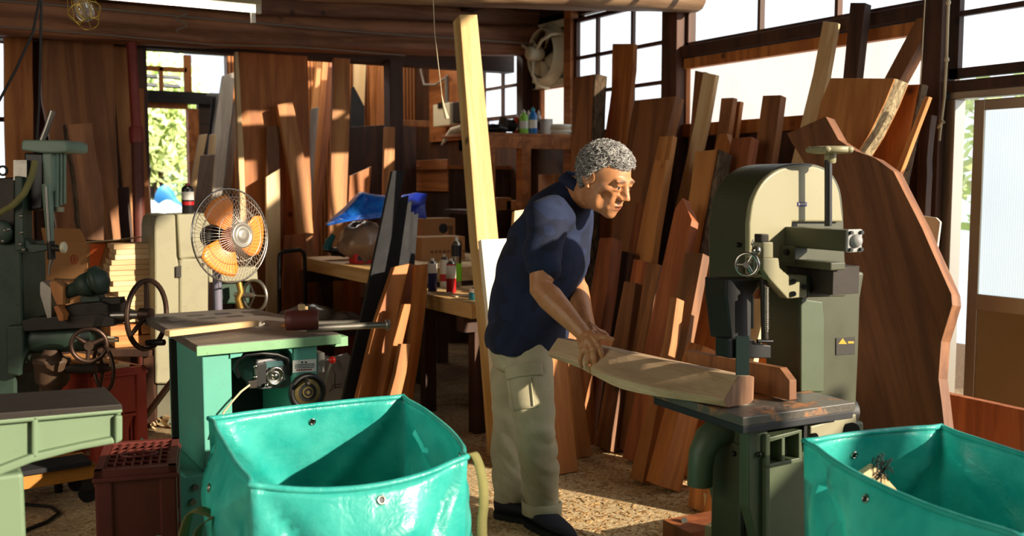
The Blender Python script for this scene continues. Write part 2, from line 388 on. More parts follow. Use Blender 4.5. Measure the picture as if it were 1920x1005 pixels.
# posts of the inner row
struct(MB().box((3.13, 7.0, 0), (3.24, 7.12, 2.24)), 'trim_30', M['post'], bevel=.005)
struct(MB().box((1.30, 7.13, 0), (1.40, 7.23, 2.22)), 'trim_31', M['post'], bevel=.005)
struct(MB().box((-.9, 7.0, 0), (-.78, 7.12, 2.22)), 'trim_32', M['post'], bevel=.005)
struct(MB().box((.38, 7.1, 0), (.48, 7.2, 2.22)), 'trim_33', M['post'], bevel=.005)
struct(MB().bar(PX(1752, 20, XW - .04), PX(1668, 175, XW - .04), .085, .075, X), 'trim_34', M['brown'])      # diagonal brace
# inner wall behind the leaning planks at far left, with a sliver of window at the frame's edge
struct(MB().box((.68, 7.24, 0), (1.34, 7.28, 2.22)).box((-3.1, 7.24, 0), (.30, 7.28, 2.22)), 'wall_inner', M['wallwood'])
window_l = struct(MB().box((.30, 7.22, .55), (.33, 7.28, 2.22)).box((.62, 7.22, .55), (.68, 7.28, 2.22)).box((.33, 7.23, 1.2), (.62, 7.27, 1.23)).box((.33, 7.23, 1.7), (.62, 7.27, 1.73)), 'window_8', M['post'])
MB().box((.33, 7.26, .55), (.62, 7.265, 2.2)).build('pane', M['frost'], window_l)
struct(MB().box((.30, 7.24, 0), (.68, 7.28, .55)), 'trim_35', M['wallwood'])
# outer doorway seen through the gap: frame, lintel, glazed transom with slats, sky above
y = 9.0
d2 = struct(MB().box((1.62, y, 0), (1.71, y + .1, 2.75)).box((2.10, y, 0), (2.19, y + .1, 1.96)).box((1.70, y, 1.955), (2.10, y + .1, 2.0)), 'door_2', M['shelfwood'])
struct(MB().box((1.62, y - .03, 2.0), (2.45, y + .1, 2.10)), 'trim_36', M['charcoal'])
struct(MB().box((2.19, y, 0), (2.47, y + .08, 2.02)), 'trim_37', M['beamdark'])
mb = MB().box((1.70, y, 2.10), (1.74, y + .05, 2.33)).box((2.08, y, 2.10), (2.14, y + .05, 2.42)).box((1.70, y, 2.27), (2.10, y + .05, 2.31)).box((1.87, y, 2.10), (1.90, y + .05, 2.3))
w9 = struct(mb, 'window_9', M['orange'])
for j in range(2):
    mb = MB()
    for q in range(2): mb.bar((1.75 + j * .16, y + .05, 2.15 + q * .075), (1.86 + j * .19, y + .05, 2.15 + q * .075), .05, .012, (0, -.6, .8))
    mb.build('louvre', M['darksteel'], w9)
struct(MB().box((1.70, y + .02, 2.435), (2.45, y + .05, 2.455)), 'trim_38', M['darksteel'])
# outside
M['ground'] = paint('pale_yard', 'c9c4b8', .9, .2, '8a8478')
struct(MB().box((-6, 9.1, -.12), (14, 24, -.02)), 'ground_yard', M['ground'])
def leafy(name, c, r, n, mat, label, seed):
    rd = random.Random(seed); mb = MB()
    for i in range(n):
        d = V((rd.gauss(0, 1), rd.gauss(0, 1), rd.gauss(0, 1))).normalized() * (rd.random() ** .4)
        p = V(c) + V((d.x * r[0], d.y * r[1], d.z * r[2])); a = V((rd.gauss(0, 1), rd.gauss(0, 1), rd.gauss(0, 1))).normalized(); e = a.orthogonal().normalized(); s = rd.uniform(.05, .11)
        mb.add([p - a * s, p + e * s * .5, p + a * s, p - e * s * .5], [(0, 1, 2, 3)])
    t = thing(name, label, 'tree', (c[0], c[1], 0))
    mb.build('foliage', mat, t); MB().tube([(c[0], c[1], 0), (c[0] + .1, c[1], c[2] * .6), (c[0], c[1], c[2])], [.09, .07, .03]).build('trunk', M['bark'], t)
M['leaf'] = plain('sunlit_leaf', 'cfe09a', .6); M['leaf2'] = plain('green_leaf', 'a2bc78', .6)
leafy('tree', (2.6, 13.2, 2.2), (.75, .7, .95), 2400, M['leaf'], 'sunlit yellow-green tree seen through the doorway', 1)
leafy('tree', (3.75, 14.9, 1.1), (1.0, .7, .9), 1500, M['leaf2'], 'darker green bush low at the right of the open doorway', 2)
leafy('tree', (7.9, 4.6, 1.6), (.9, .9, 1.1), 1200, M['leaf'], 'green shrub outside the gap of the aluminium door', 3)
M['bluetarp'] = plain('blue_plastic', '2a86c8', .5); M['clear'] = plain('pale_plastic', 'd8e6ea', .4)
def lump(c, r, seed, amp=.35, n=14):
    mb = MB().ball(c, r, n)
    c = V(c)
    for i, p in enumerate(mb.v):
        d = p - c; mb.v[i] = c + d * (1 + amp * noise.noise(d.normalized() * 2.3 + V((seed, 0, 0))))
    return mb
lump((2.25, 10.9, .62), (.34, .3, .5), 4).build('plastic_bag', M['clear'], label='pale plastic bag outside beyond the doorway, under the blue one', cat='bag')
lump((2.55, 11.95, .6), (.22, .2, .6), 9).build('plastic_bag', M['bluetarp'], label='blue plastic bundle in the yard beyond the doorway', cat='bag')
t = thing('yard_machine', 'dark machine silhouette in the bright doorway', 'machine', (2.0, 11.4, 0))
MB().box((1.94, 11.3, .0), (2.06, 11.42, 1.15)).build('stand', M['black'], t); MB().box((1.8, 11.25, 1.15), (2.25, 11.45, 1.28)).cyl((1.9, 11.2, 1.45), (2.2, 11.2, 1.45), .05).build('head', M['black'], t)
# ---------------------------------------------------------------- light
W = bpy.data.worlds.new('sky'); SC.world = W; W.use_nodes = True
bg = W.node_tree.nodes['Background']; bg.inputs[0].default_value = (.86, .93, 1, 1); bg.inputs[1].default_value = 1.3
def light(name, kind, loc, d, energy, col=(1, 1, 1), **k):
    l = bpy.data.lights.new(name, kind); l.energy = energy; l.color = col
    for a, c in k.items(): setattr(l, a, c)
    o = bpy.data.objects.new(name, l); COL.objects.link(o); o.location = loc
    o.rotation_euler = V(d).to_track_quat('-Z', 'Y').to_euler(); return o
SUND = V((-.42, .78, -.31))
light('sun', 'SUN', (6, -4, 6), SUND, 8.4, (1, .86, .66), angle=.012)
light('yard_daylight', 'AREA', (XW - .05, .4, 2.2), (-1, .35, -.25), 38, (1, .93, .84), shape='RECTANGLE', size=2.4, size_y=1.8)
light('garden_fill', 'AREA', (3.0, 12.2, 5.5), (0, .25, -1), 900, (1, .98, .9), shape='RECTANGLE', size=3, size_y=3)  # area lamp added above the trees to brighten the doorway view
light('left_fill', 'AREA', (-2.95, 2.2, 2.0), (1, .12, -.12), 75, (1, .88, .72), shape='RECTANGLE', size=3.2, size_y=1.8)  # added warm fill before the windowless left wall, lifts the board faces
light('loft_skylight', 'AREA', (3.2, 8.2, 2.92), (0, 0, -1), 18, (1, .82, .55), shape='RECTANGLE', size=1.6, size_y=1.2)
SC.view_settings.view_transform = 'Standard'; SC.view_settings.look = 'None'; SC.view_settings.gamma = 1; SC.view_settings.exposure = 0
try: SC.view_settings.use_curve_mapping = False
except Exception: pass
# ---------------------------------------------------------------- planks and slabs
def wob(ch, amp, seed, n):
    """subdivide a chain of points and give it a live edge"""
    if not amp: return ch
    out = []; seg = [(ch[i + 1] - ch[i]).length for i in range(len(ch) - 1)]; tot = sum(seg)
    for i in range(len(ch) - 1):
        k = max(2, int(n * seg[i] / tot))
        for j in range(k):
            p = ch[i].lerp(ch[i + 1], j / k); out.append(p)
    out.append(ch[-1])
    return out
def lean(name, label, ax, c, k, left, right, t, mat, floor=True, amp=0.0, bark_='', group=None, bevel=.003, cat='board', zb=None):
    """a plank whose face lies in the plane x (or y) = c + k z; left and right edges run from its top down, then on to the floor"""
    n = V((1, 0, -k)).normalized() if ax == 'X' else V((0, 1, -k)).normalized()
    o = V((c, 0, 0)) if ax == 'X' else V((0, c, 0))
    inpl = n.cross(Z).normalized()
    ch = []
    for e in (left, right):
        q = [PP(a, b_, o, n) for a, b_ in e]
        if floor:
            zf = abs(n.z) * t if zb is None else zb
            a, b_ = q[-2], q[-1]; d = b_ - a
            if d.z < -1e-4 and b_.z > zf: q[-1] = b_ + d * ((zf - b_.z) / d.z)
        ch.append(q)
    s0 = hash_(label)
    for i, q in enumerate(ch):
        q2 = wob(q, amp, s0, 26)
        if amp: q2 = [p + inpl * (noise.noise(V((p.z * 3.1, s0, i * 7.0))) + .4 * noise.noise(V((p.z * 11, s0, i * 3.0)))) * amp for p in q2]
        ch[i] = q2
    poly = ch[0] + ch[1][::-1]
    bot = (ch[0][-1] + ch[1][-1]) / 2; top = (ch[0][0] + ch[1][0]) / 2
    az = (top - bot).normalized(); ay = n; axx = ay.cross(az).normalized(); az = axx.cross(ay).normalized()
    Mx = Matrix((axx, ay, az)).transposed().to_4x4(); Mx.translation = bot
    ob = MB().prism(poly, n * t).build(name, M[mat], M=Mx, label=label, cat=cat, group=group, bevel=bevel)
    for sd in bark_:
        q = ch[0] if sd == 'L' else ch[1]; sg = inpl * (1 if (ch[1][0] - ch[0][0]).dot(inpl) > 0 else -1) * (1 if sd == 'R' else -1)
        q = wob(q, 1, 0, 40) if not amp else q
        rs = []
        for i, p in enumerate(q):
            r = []
            for j in range(7):
                u = j / 6; bul = .35 + .65 * math.sin(PI * u)
                z = noise.noise(V((p.z * 9, u * 3, s0))) + .6 * noise.noise(V((p.z * 28, u * 7, s0 + 5)))
                r.append(p + n * (t * (u * 1.0)) + sg * (.006 + .012 * bul + .008 * z * bul))
            r += [p + n * t * .9 - sg * .004, p + n * t * .1 - sg * .004]
            rs.append(r)
        bk = MB().rings(rs).build('bark', M['barkpale' if bark_ != bark_.upper() else 'bark'], ob)
        bk['label'] = 'rough bark edge'
    return ob
def hash_(s):
    h = 0
    for ch in s: h = (h * 31 + ord(ch)) % 9973
    return h / 97.0
A_ = (2.80, .40); B_ = (3.02, .36); C_ = (3.24, .32); D_ = (3.48, .27); E_ = (3.80, .16)
def rb(label, pl, left, right, t, mat, **k):
    return lean(k.pop('name', 'board'), label, 'X', pl[0] + k.pop('dx', 0), pl[1], left, right, t, mat, **k)
# --- against the right wall, from the fan towards the door
rb('dark brown board with thick bark edge right below the wall fan', (3.62, .10), [(1077, 145), (1068, 340), (1058, 600)], [(1113, 139), (1104, 330), (1092, 600)], .10, 'brown', bark_='R', amp=.006)
rb('tall golden board standing before the grid window, topmost of the boards there', (3.86, .10), [(1148, 82), (1146, 170), (1128, 290), (1110, 420)], [(1187, 82), (1186, 130), (1174, 265), (1160, 420)], .035, 'orange', amp=.008)
rb('broad brown slab with pale lit edge, behind the stooping man’s head', D_, [(1190, 188), (1180, 240), (1165, 330), (1145, 480)], [(1266, 180), (1248, 265), (1233, 340), (1215, 480)], .075, 'brown', amp=.008)
rb('brown board with bright narrow edge, leaning before the broad brown slab', C_, [(1236, 256), (1224, 310), (1190, 480)], [(1262, 254), (1250, 330), (1225, 480)], .035, 'tan', dx=.03)
rb('shorter tan plank in front of the bright-edged board', B_, [(1228, 301), (1210, 390), (1190, 490)], [(1250, 299), (1236, 390), (1222, 490)], .045, 'tan', dx=.08)
rb('thick slab with dark bark edge, leaning left of the olive bandsaw top', B_, [(1302, 284), (1290, 390), (1282, 480)], [(1345, 280), (1325, 390), (1309, 480)], .10, 'tan', bark_='R', amp=.006, dx=.0)
rb('reddish knotted plank cut to a point, leaning beside the thick bark slab', A_, [(1279, 371), (1266, 390), (1228, 560), (1195, 720)], [(1279.5, 371), (1297, 412), (1268, 560), (1235, 720)], .05, 'red', dx=.0)
rb('plain brown board end showing below the thick bark slab', A_, [(1284, 473), (1258, 590), (1232, 720)], [(1318, 475), (1296, 590), (1270, 720)], .05, 'brown', dx=-.07)
rb('pale sunlit plank crossing the corner of the big ribbed window', (3.70, .17), [(1318, 136), (1302, 230), (1275, 350), (1240, 500)], [(1342, 140), (1326, 230), (1300, 340), (1268, 500)], .03, 'pale')
rb('dark bark-edged batten just left of the pale sunlit plank', (3.90, .13), [(1303, 132), (1296, 220), (1284, 340)], [(1317, 135), (1308, 230), (1294, 345)], .05, 'brown', bark_='R')
rb('narrow dark plank standing against the ribbed window', E_, [(1352, 184), (1346, 240), (1330, 330)], [(1375, 183), (1364, 260), (1350, 330)], .035, 'brown')
rb('thin lath just behind the narrow dark plank at the ribbed window', (3.92, .14), [(1376, 190), (1370, 240), (1358, 330)], [(1388, 190), (1380, 250), (1368, 330)], .03, 'tan')
rb('small chipped board end below the narrow dark plank', (3.62, .20), [(1348, 252), (1338, 285), (1322, 360)], [(1362, 250), (1369, 272), (1356, 360)], .04, 'orange')
rb('square-topped reddish board with a light edge, behind the bandsaw’s left shoulder', C_, [(1372, 259), (1362, 300), (1340, 420)], [(1409, 256), (1400, 310), (1384, 420)], .06, 'red')
rb('dark upright plank rising above the bandsaw’s rounded top', D_, [(1430, 179), (1420, 250), (1405, 340)], [(1464, 178), (1455, 250), (1442, 340)], .045, 'brown')
rb('pale smooth plank leaning steeply across the ribbed window', (3.55, .26), [(1543, 40), (1524, 140), (1497, 250), (1470, 360)], [(1569, 42), (1550, 150), (1528, 250), (1505, 360)], .03, 'pale')
rb('tall dark post-like plank reaching the rail over the ribbed window', (3.74, .17), [(1594, 5), (1580, 150), (1572, 260)], [(1622, 5), (1606, 150), (1598, 260)], .05, 'dark')
rb('wide slab with pale bark on its right edge, behind the tension wheel', (3.36, .20), [(1558, 146), (1540, 190), (1528, 240), (1515, 420)], [(1677, 147), (1660, 190), (1632, 250), (1600, 300), (1580, 420)], .10, 'tan', bark_='r', amp=.010)
rb('orange knotted board right of the wide bark slab', (3.62, .16), [(1668, 160), (1645, 230), (1620, 320), (1600, 450)], [(1724, 158), (1712, 220), (1690, 330), (1672, 450)], .05, 'orange', bark_='R')
rb('thin diagonal batten lying against the orange knotted board', (3.50, .17), [(1733, 181), (1702, 260), (1672, 335), (1650, 400)], [(1742, 181), (1712, 260), (1684, 335), (1662, 400)], .025, 'tan')
rb('dark bark-covered stick behind the diagonal batten', (3.78, .12), [(1733, 215), (1722, 300), (1715, 480)], [(1748, 215), (1740, 300), (1733, 480)], .04, 'dark', amp=.01)
rb('great dark live-edge slab with a pointed shoulder, standing right of the bandsaw', (3.00, .17), [(1475, 250), (1484, 268), (1500, 292), (1520, 330), (1560, 520), (1575, 800)], [(1548, 218), (1572, 262), (1604, 283), (1640, 296), (1675, 321), (1730, 430), (1784, 552), (1786, 572), (1765, 640), (1760, 710), (1771, 800)], .055, 'slab', amp=0.004)
rb('white rounded sheet tucked behind the great dark slab', (3.70, .10), [(1722, 403), (1716, 440), (1712, 520)], [(1755, 408), (1763, 416), (1755, 480), (1752, 520)], .012, 'whiteboard', floor=False, cat='sheet')
lean('slab', 'low reddish slab lying on edge along the floor before the sliding door', 'X', 3.55, .06, [(1700, 722), (1700, 960)], [(1960, 778), (1960, 960)], .05, 'red', amp=.006, cat='slab')
rb('golden board with ragged pale bark, seen through the bandsaw throat', (3.18, .27), [(1425, 560), (1422, 640), (1410, 800)], [(1498, 556), (1495, 620), (1476, 690), (1460, 800)], .06, 'orange', bark_='r', amp=.006)
rb('broad orange board running down behind the bandsaw’s left side', A_, [(1362, 400), (1320, 520), (1262, 690), (1215, 850)], [(1420, 380), (1392, 520), (1350, 690), (1310, 850)], .05, 'orange', dx=.06)
rb('squared beam end with a lit tan side, foot on the sawdust left of the bandsaw', A_, [(1290, 640), (1248, 760), (1214, 888)], [(1318, 648), (1276, 762), (1243, 892)], .12, 'orange', dx=-.20)
rb('pale flat board low behind the wooden fence', A_, [(1390, 560), (1360, 640), (1320, 800)], [(1440, 560), (1420, 640), (1390, 800)], .03, 'pale', dx=.0)
rb('short orange offcut standing behind the dust chute', (2.62, .15), [(1300, 850), (1294, 900), (1292, 920)], [(1352, 846), (1348, 900), (1346, 935)], .04, 'orange')
# lower, in the shade behind the man's arms
rb('knotted square post with orange side, shortest behind the man’s chest', A_, [(1124, 446), (1108, 540), (1092, 640), (1070, 760)], [(1149, 445), (1138, 540), (1122, 640), (1104, 760)], .075, 'red', dx=.04)
rb('dark board just right of the knotted square post', B_, [(1166, 470), (1150, 560), (1128, 680)], [(1184, 474), (1170, 560), (1152, 680)], .04, 'dark', dx=.0)
rb('plain red board, second right of the knotted square post', B_, [(1188, 485), (1170, 590), (1150, 700)], [(1211, 490), (1198, 590), (1180, 700)], .05, 'red', dx=-.06)
rb('short shaded board standing above the man’s forearm', A_, [(1170, 527), (1156, 600), (1138, 700)], [(1192, 530), (1182, 600), (1166, 700)], .045, 'brown', dx=.02)
rb('wide shaded board left of the reddish pointed plank', B_, [(1213, 492), (1196, 590), (1176, 700)], [(1237, 496), (1222, 590), (1205, 700)], .05, 'brown', dx=-.14)
rb('light slim offcut with dark right side, standing behind the log', A_, [(1256, 558), (1244, 640), (1200, 815)], [(1269, 558), (1258, 640), (1222, 818)], .05, 'tan', dx=-.17)
rb('long brown board hidden low in the shade behind the log', (3.42, .27), [(1150, 520), (1130, 660), (1110, 800)], [(1180, 520), (1165, 660), (1148, 800)], .04, 'dark')
rb('deep red board in shade between the man’s face and the slab', (3.36, .27), [(1192, 380), (1170, 520), (1150, 640)], [(1214, 384), (1196, 520), (1178, 640)], .04, 'red')
rb('thin tan board edge beside the man’s chin', (3.52, .25), [(1150, 400), (1140, 520), (1120, 640)], [(1166, 330), (1160, 520), (1142, 640)], .03, 'brown')
# --- stood facing the camera by the man
def fb(label, c, k, left, right, t, mat, **kw): return lean(kw.pop('name', 'board'), label, 'Y', c, k, left, right, t, mat, **kw)
fb('tall pale squared timber leaning up to the ceiling log behind the man', 3.98, .335, [(862, 27), (894, 447), (914, 650), (928, 830)], [(895, 27), (935, 447), (955, 650), (968, 830)], .085, 'pine', name='timber', cat='timber', bevel=.004)
fb('bright white panel stood on end right behind the man’s back', 3.84, .30, [(902, 449), (917, 600), (934, 835)], [(968, 446), (975, 600), (985, 835)], .035, 'whiteboard', name='panel', cat='panel')
fb('broad sunlit plank foot beside the man’s knee', 3.62, .12, [(1020, 560), (1030, 690), (1043, 878)], [(1052, 560), (1064, 690), (1083, 871)], .055, 'tan')
fb('narrow sunlit plank, second from the man’s knee', 3.80, .14, [(1052, 560), (1066, 690), (1085, 852)], [(1074, 560), (1090, 715), (1111, 849)], .035, 'tan')
fb('orange plank in half shade, third from the man’s knee', 3.98, .13, [(1070, 560), (1085, 690), (1100, 840)], [(1100, 560), (1112, 690), (1118, 840)], .03, 'orange')
fb('pale board end showing behind the man’s collar', 4.10, .30, [(965, 395), (962, 440), (966, 560)], [(988, 392), (1002, 440), (1010, 560)], .03, 'pale')
# --- rear row, left to right
fb('light brown plank at the far left, beside the narrow window', 6.62, .19, [(7, 66), (9, 250), (12, 470)], [(61, 68), (62, 250), (64, 470)], .04, 'orange', amp=.004)
fb('very wide weathered slab with wavy edges behind the mortiser', 6.60, .20, [(76, 74), (80, 190), (92, 260), (104, 440)], [(212, 80), (218, 260), (232, 460)], .06, 'brown', amp=.014)
fb('brown plank between the very wide slab and the red pipe', 6.72, .19, [(208, 80), (222, 260), (240, 455)], [(243, 83), (248, 260), (254, 455)], .04, 'tan', amp=.006)
fb('narrow plank on the right of the red pipe, at the doorway', 6.78, .18, [(250, 84), (262, 260), (276, 520)], [(268, 84), (272, 260), (292, 520)], .035, 'orange')
fb('short grey log slab with bark, leaning behind the cardboard box', 6.20, .18, [(126, 233), (140, 330), (152, 440)], [(172, 230), (190, 330), (196, 380), (196, 440)], .09, 'brown', bark_='L', amp=.012)
fb('small dark offcut with torn edge beside the red pipe', 6.45, .15, [(222, 352), (225, 400), (232, 470)], [(242, 350), (246, 400), (250, 470)], .03, 'dark', amp=.008)
fb('wide orange slab with pale live edge, right of the doorway', 6.82, .12, [(448, 97), (446, 200), (450, 300), (455, 560)], [(577, 105), (582, 300), (590, 560)], .06, 'orange', bark_='', amp=.006, name='slab', cat='slab')
fb('pale live-edge lath on the doorway side of the wide orange slab', 6.76, .12, [(441, 97), (446, 250), (452, 420)], [(448, 97), (455, 250), (462, 420)], .05, 'pale', amp=.006)
fb('dark plank standing before the wide orange slab', 6.74, .12, [(500, 236), (499, 400), (498, 560)], [(524, 236), (524, 400), (526, 560)], .035, 'brown')
fb('short sunlit board before the dark plank', 6.66, .10, [(499, 332), (500, 440), (500, 570)], [(525, 316), (526, 440), (527, 570)], .03, 'pale')
fb('dark-topped slab with curved end leaning on the wide orange slab', 6.68, .12, [(520, 196), (532, 260), (552, 380), (558, 470)], [(548, 190), (556, 225), (580, 340), (590, 470)], .05, 'tan', amp=.006)
fb('low reddish board end under the dark-topped slab', 6.60, .10, [(535, 441), (532, 500), (527, 575)], [(572, 437), (578, 500), (585, 575)], .03, 'red')
fb('long plank with sun patches, standing free right of the wide slab', 6.72, .14, [(626, 108), (622, 250), (618, 440)], [(657, 110), (655, 250), (648, 440)], .04, 'tan')
fb('lower half plank fixed along the dark inner post', 6.74, .10, [(722, 238), (720, 300), (717, 420)], [(741, 238), (740, 300), (738, 420)], .03, 'tan')
# deeper, behind the inner row
fb('first of the slanting planks behind the sun-patched plank, dark and thin', 8.3, .20, [(594, 104), (580, 250), (566, 430)], [(606, 104), (598, 250), (586, 430)], .03, 'tan')
fb('second slanting plank behind the sun-patched plank, bright at the top', 8.1, .22, [(606, 104), (594, 250), (580, 430)], [(618, 104), (606, 250), (592, 430)], .03, 'orange')
fb('short greenish board stood in the dark beside the wide orange slab', 7.5, .18, [(584, 204), (580, 300), (574, 420)], [(598, 200), (590, 300), (585, 420)], .03, 'grey')
fb('slanting plank nearest the sun-patched plank, reddish', 7.9, .2, [(618, 110), (606, 250), (590, 430)], [(630, 110), (618, 250), (600, 430)], .03, 'red')
fb('pale tall plank lit from above, left of three behind the inner post', 8.5, .12, [(664, 108), (664, 180), (660, 330)], [(687, 108), (684, 180), (680, 330)], .03, 'pale')
fb('golden tall plank lit from above, middle of three behind the inner post', 8.5, .12, [(692, 108), (694, 180), (698, 330)], [(708, 108), (708, 180), (708, 330)], .03, 'orange')
fb('amber tall plank lit from above, right of three behind the inner post', 8.4, .13, [(710, 108), (708, 180), (704, 330)], [(721, 108), (722, 180), (720, 330)], .03, 'orange')
fb('dark pointed board against the pale tall plank', 8.0, .12, [(660, 164), (658, 240), (656, 330)], [(664, 162), (684, 200), (682, 330)], .03, 'charcoal')
fb('dark brown sheet panel left of the inner post', 7.7, .05, [(656, 238), (654, 330), (652, 420)], [(722, 234), (722, 330), (722, 420)], .03, 'dark', name='panel', cat='panel')
fb('purple-brown sheet panel right of the inner post', 7.6, .06, [(742, 235), (742, 330), (742, 430)], [(780, 238), (781, 330), (782, 430)], .03, 'dark', name='panel', cat='panel')
fb('broken-topped orange board behind the blue tarpaulin', 6.9, .08, [(656, 330), (654, 370), (650, 430)], [(697, 312), (692, 370), (688, 430)], .03, 'orange')
# in the doorway
for lab, c, k, l, r, t, mt in [
    ('tall grey plank leaning at the top right of the doorway', 8.2, .2, [(417, 142), (408, 200), (394, 300), (380, 420)], [(441, 135), (436, 200), (424, 300), (412, 420)], .03, 'grey'),
    ('dark thin plank at the centre of the doorway planks', 8.4, .16, [(398, 182), (392, 250), (384, 380)], [(404, 182), (404, 250), (398, 380)], .03, 'charcoal'),
    ('greyish plank with rounded top beside the dark thin plank', 8.3, .18, [(408, 180), (398, 250), (388, 380)], [(420, 172), (410, 250), (400, 380)], .03, 'grey'),
    ('white-topped lath, left one in the doorway', 7.9, .2, [(374, 253), (362, 320), (348, 420)], [(389, 251), (376, 320), (362, 420)], .03, 'pale'),
    ('white-topped lath, right one in the doorway', 7.95, .18, [(394, 252), (388, 320), (378, 420)], [(406, 251), (402, 320), (394, 420)], .03, 'pale'),
    ('pale grey wide plank in front of the doorway laths', 7.5, .16, [(377, 291), (370, 350), (358, 440)], [(404, 289), (398, 350), (386, 440)], .03, 'grey'),
    ('long silvery plank along the doorway’s right side', 7.4, .14, [(440, 190), (430, 280), (416, 380), (408, 440)], [(446, 190), (442, 280), (430, 380), (424, 440)], .04, 'grey')]:
    fb(lab, c, k, l, r, t, mt)
# dark-stained planks leaning in a bundle, and boards before them
G = []
for lab, c, k, l, r, t, mt in [
    ('charcoal stained plank, first and tallest of the leaning grey bundle', 4.66, .18, [(736, 320), (690, 540), (640, 760), (620, 850)], [(759, 318), (716, 540), (664, 760), (644, 850)], .03, 'charcoal'),
    ('charcoal stained plank with rounded top, second of the leaning grey bundle', 4.74, .17, [(744, 372), (716, 540), (670, 760)], [(767, 366), (748, 500), (700, 760)], .03, 'charcoal'),
    ('speckled grey plank, third of the leaning grey bundle', 4.82, .16, [(752, 385), (734, 500), (690, 760)], [(772, 376), (764, 500), (716, 760)], .03, 'charcoal'),
    ('blue-grey plank, fourth of the leaning grey bundle', 4.90, .15, [(762, 402), (752, 500), (712, 760)], [(777, 396), (770, 500), (736, 760)], .03, 'charcoal'),
    ('shortest dark grey plank, last of the leaning grey bundle', 4.98, .14, [(768, 404), (766, 500), (730, 760)], [(785, 400), (779, 480), (756, 760)], .03, 'charcoal')]:
    fb(lab, c, k, l, r, t, mt, group='grey planks in the leaning bundle')
fb('reddish board with gouged top, leaning right of the grey bundle', 4.52, .16, [(740, 500), (706, 600), (672, 740), (660, 800)], [(768, 494), (752, 560), (722, 700), (700, 800)], .05, 'orange')
fb('dark-faced board behind the reddish gouged board', 4.66, .15, [(768, 494), (748, 600), (720, 740)], [(788, 498), (772, 600), (748, 740)], .05, 'red')
fb('board with crumbly golden bark on its right edge, before the workbench', 4.56, .10, [(783, 497), (776, 600), (758, 740)], [(802, 495), (800, 560), (790, 640), (776, 740)], .06, 'orange', bark_='r', amp=.004)
fb('narrow plank low between the two bark boards', 4.40, .12, [(758, 570), (738, 640), (716, 750)], [(772, 570), (756, 640), (738, 750)], .04, 'orange')
fb('shortest plank low at the front of the brown boards', 4.34, .10, [(752, 645), (742, 700), (726, 760)], [(770, 645), (762, 700), (748, 760)], .04, 'tan')
# ---------------------------------------------------------------- the upright bandsaw at the right
N0 = PZ(1393, 783, .66); N1 = PZ(1622, 752, .66)
xh = (N1 - N0).normalized(); yh = Z.cross(xh).normalized(); O0 = V((N0.x, N0.y, 0))
def LB(a, b_, z): return O0 + xh * a + yh * b_ + Z * z
def BP(px, py, b_): return PP(px, py, O0 + yh * b_, yh)
def bpoly(pts, b_): return [BP(x, y, b_) for x, y in pts]
def arc_poly(pts, n=5):
    """smooth closed outline through the given points (Catmull-Rom)"""
    out = []; k = len(pts)
    for i in range(k - 1):
        p0, p1, p2, p3 = pts[max(i - 1, 0)], pts[i], pts[i + 1], pts[min(i + 2, k - 1)]
        for j in range(n):
            t = j / n
            out.append(tuple(.5 * (2 * p1[q] + (p2[q] - p0[q]) * t + (2 * p0[q] - 5 * p1[q] + 4 * p2[q] - p3[q]) * t * t + (3 * p1[q] - p0[q] - 3 * p2[q] + p3[q]) * t ** 3) for q in (0, 1)))
    return out + [tuple(pts[-1])]
m, nt, b = mat_new('sawdusty_steel_table'); v = coords(nt, (1, 1, 1), rnd=False)
n1 = noise_n(nt, v, 9, 4, .65, .4); n2 = noise_n(nt, v, 160, 2)
mk = ramp(nt, n1, [(.52, 0), (.66, 1)])
nt.links.new(mixc(nt, mk, mixc(nt, n2, lin('3a3733'), lin('6a655e')), mixc(nt, n2, lin('a8612c'), lin('d0904e'))), b.inputs['Base Color'])
nt.links.new(ramp(nt, n1, [(.5, .35), (.64, .9)]), b.inputs['Roughness']); M['sawtable'] = m
M['olivegreen'] = paint('grey_green_saw_paint', '4a563f', .4, .2, '1c2216')
saw = thing('bandsaw', 'cream and olive upright bandsaw the man feeds a log into', 'bandsaw', LB(.3, .25, 0))
tb = MB().prism([LB(a, b_, .635) for a, b_ in ((0, 0), (.42, 0), (.42, .19), (.335, .19), (.335, .43), (0, .43))], Z * .025).build('table', M['sawtable'], saw, bevel=.002)
tb['label'] = 'sawdust-strewn black steel table'
MB().prism([LB(a, b_, .612) for a, b_ in ((.003, .003), (.417, .003), (.417, .187), (.338, .187), (.338, .427), (.003, .427))], Z * .0225).build('table_edge', paint('blue_black_edge', '1a1d24', .5, .3, '0a0a0c'), saw, bevel=.003)
# column and base
MB().prism(bpoly([(1500, 508), (1590, 508), (1622, 510), (1614, 560), (1611, 660), (1606, 772), (1500, 772)], .20), yh * .16).build('column', M['olive'], saw, bevel=.01)
MB().prism(bpoly([(1502, 560), (1543, 566), (1546, 600), (1545, 735), (1502, 735)], .192), yh * .01).build('column_cover', M['olivegreen'], saw, bevel=.004)
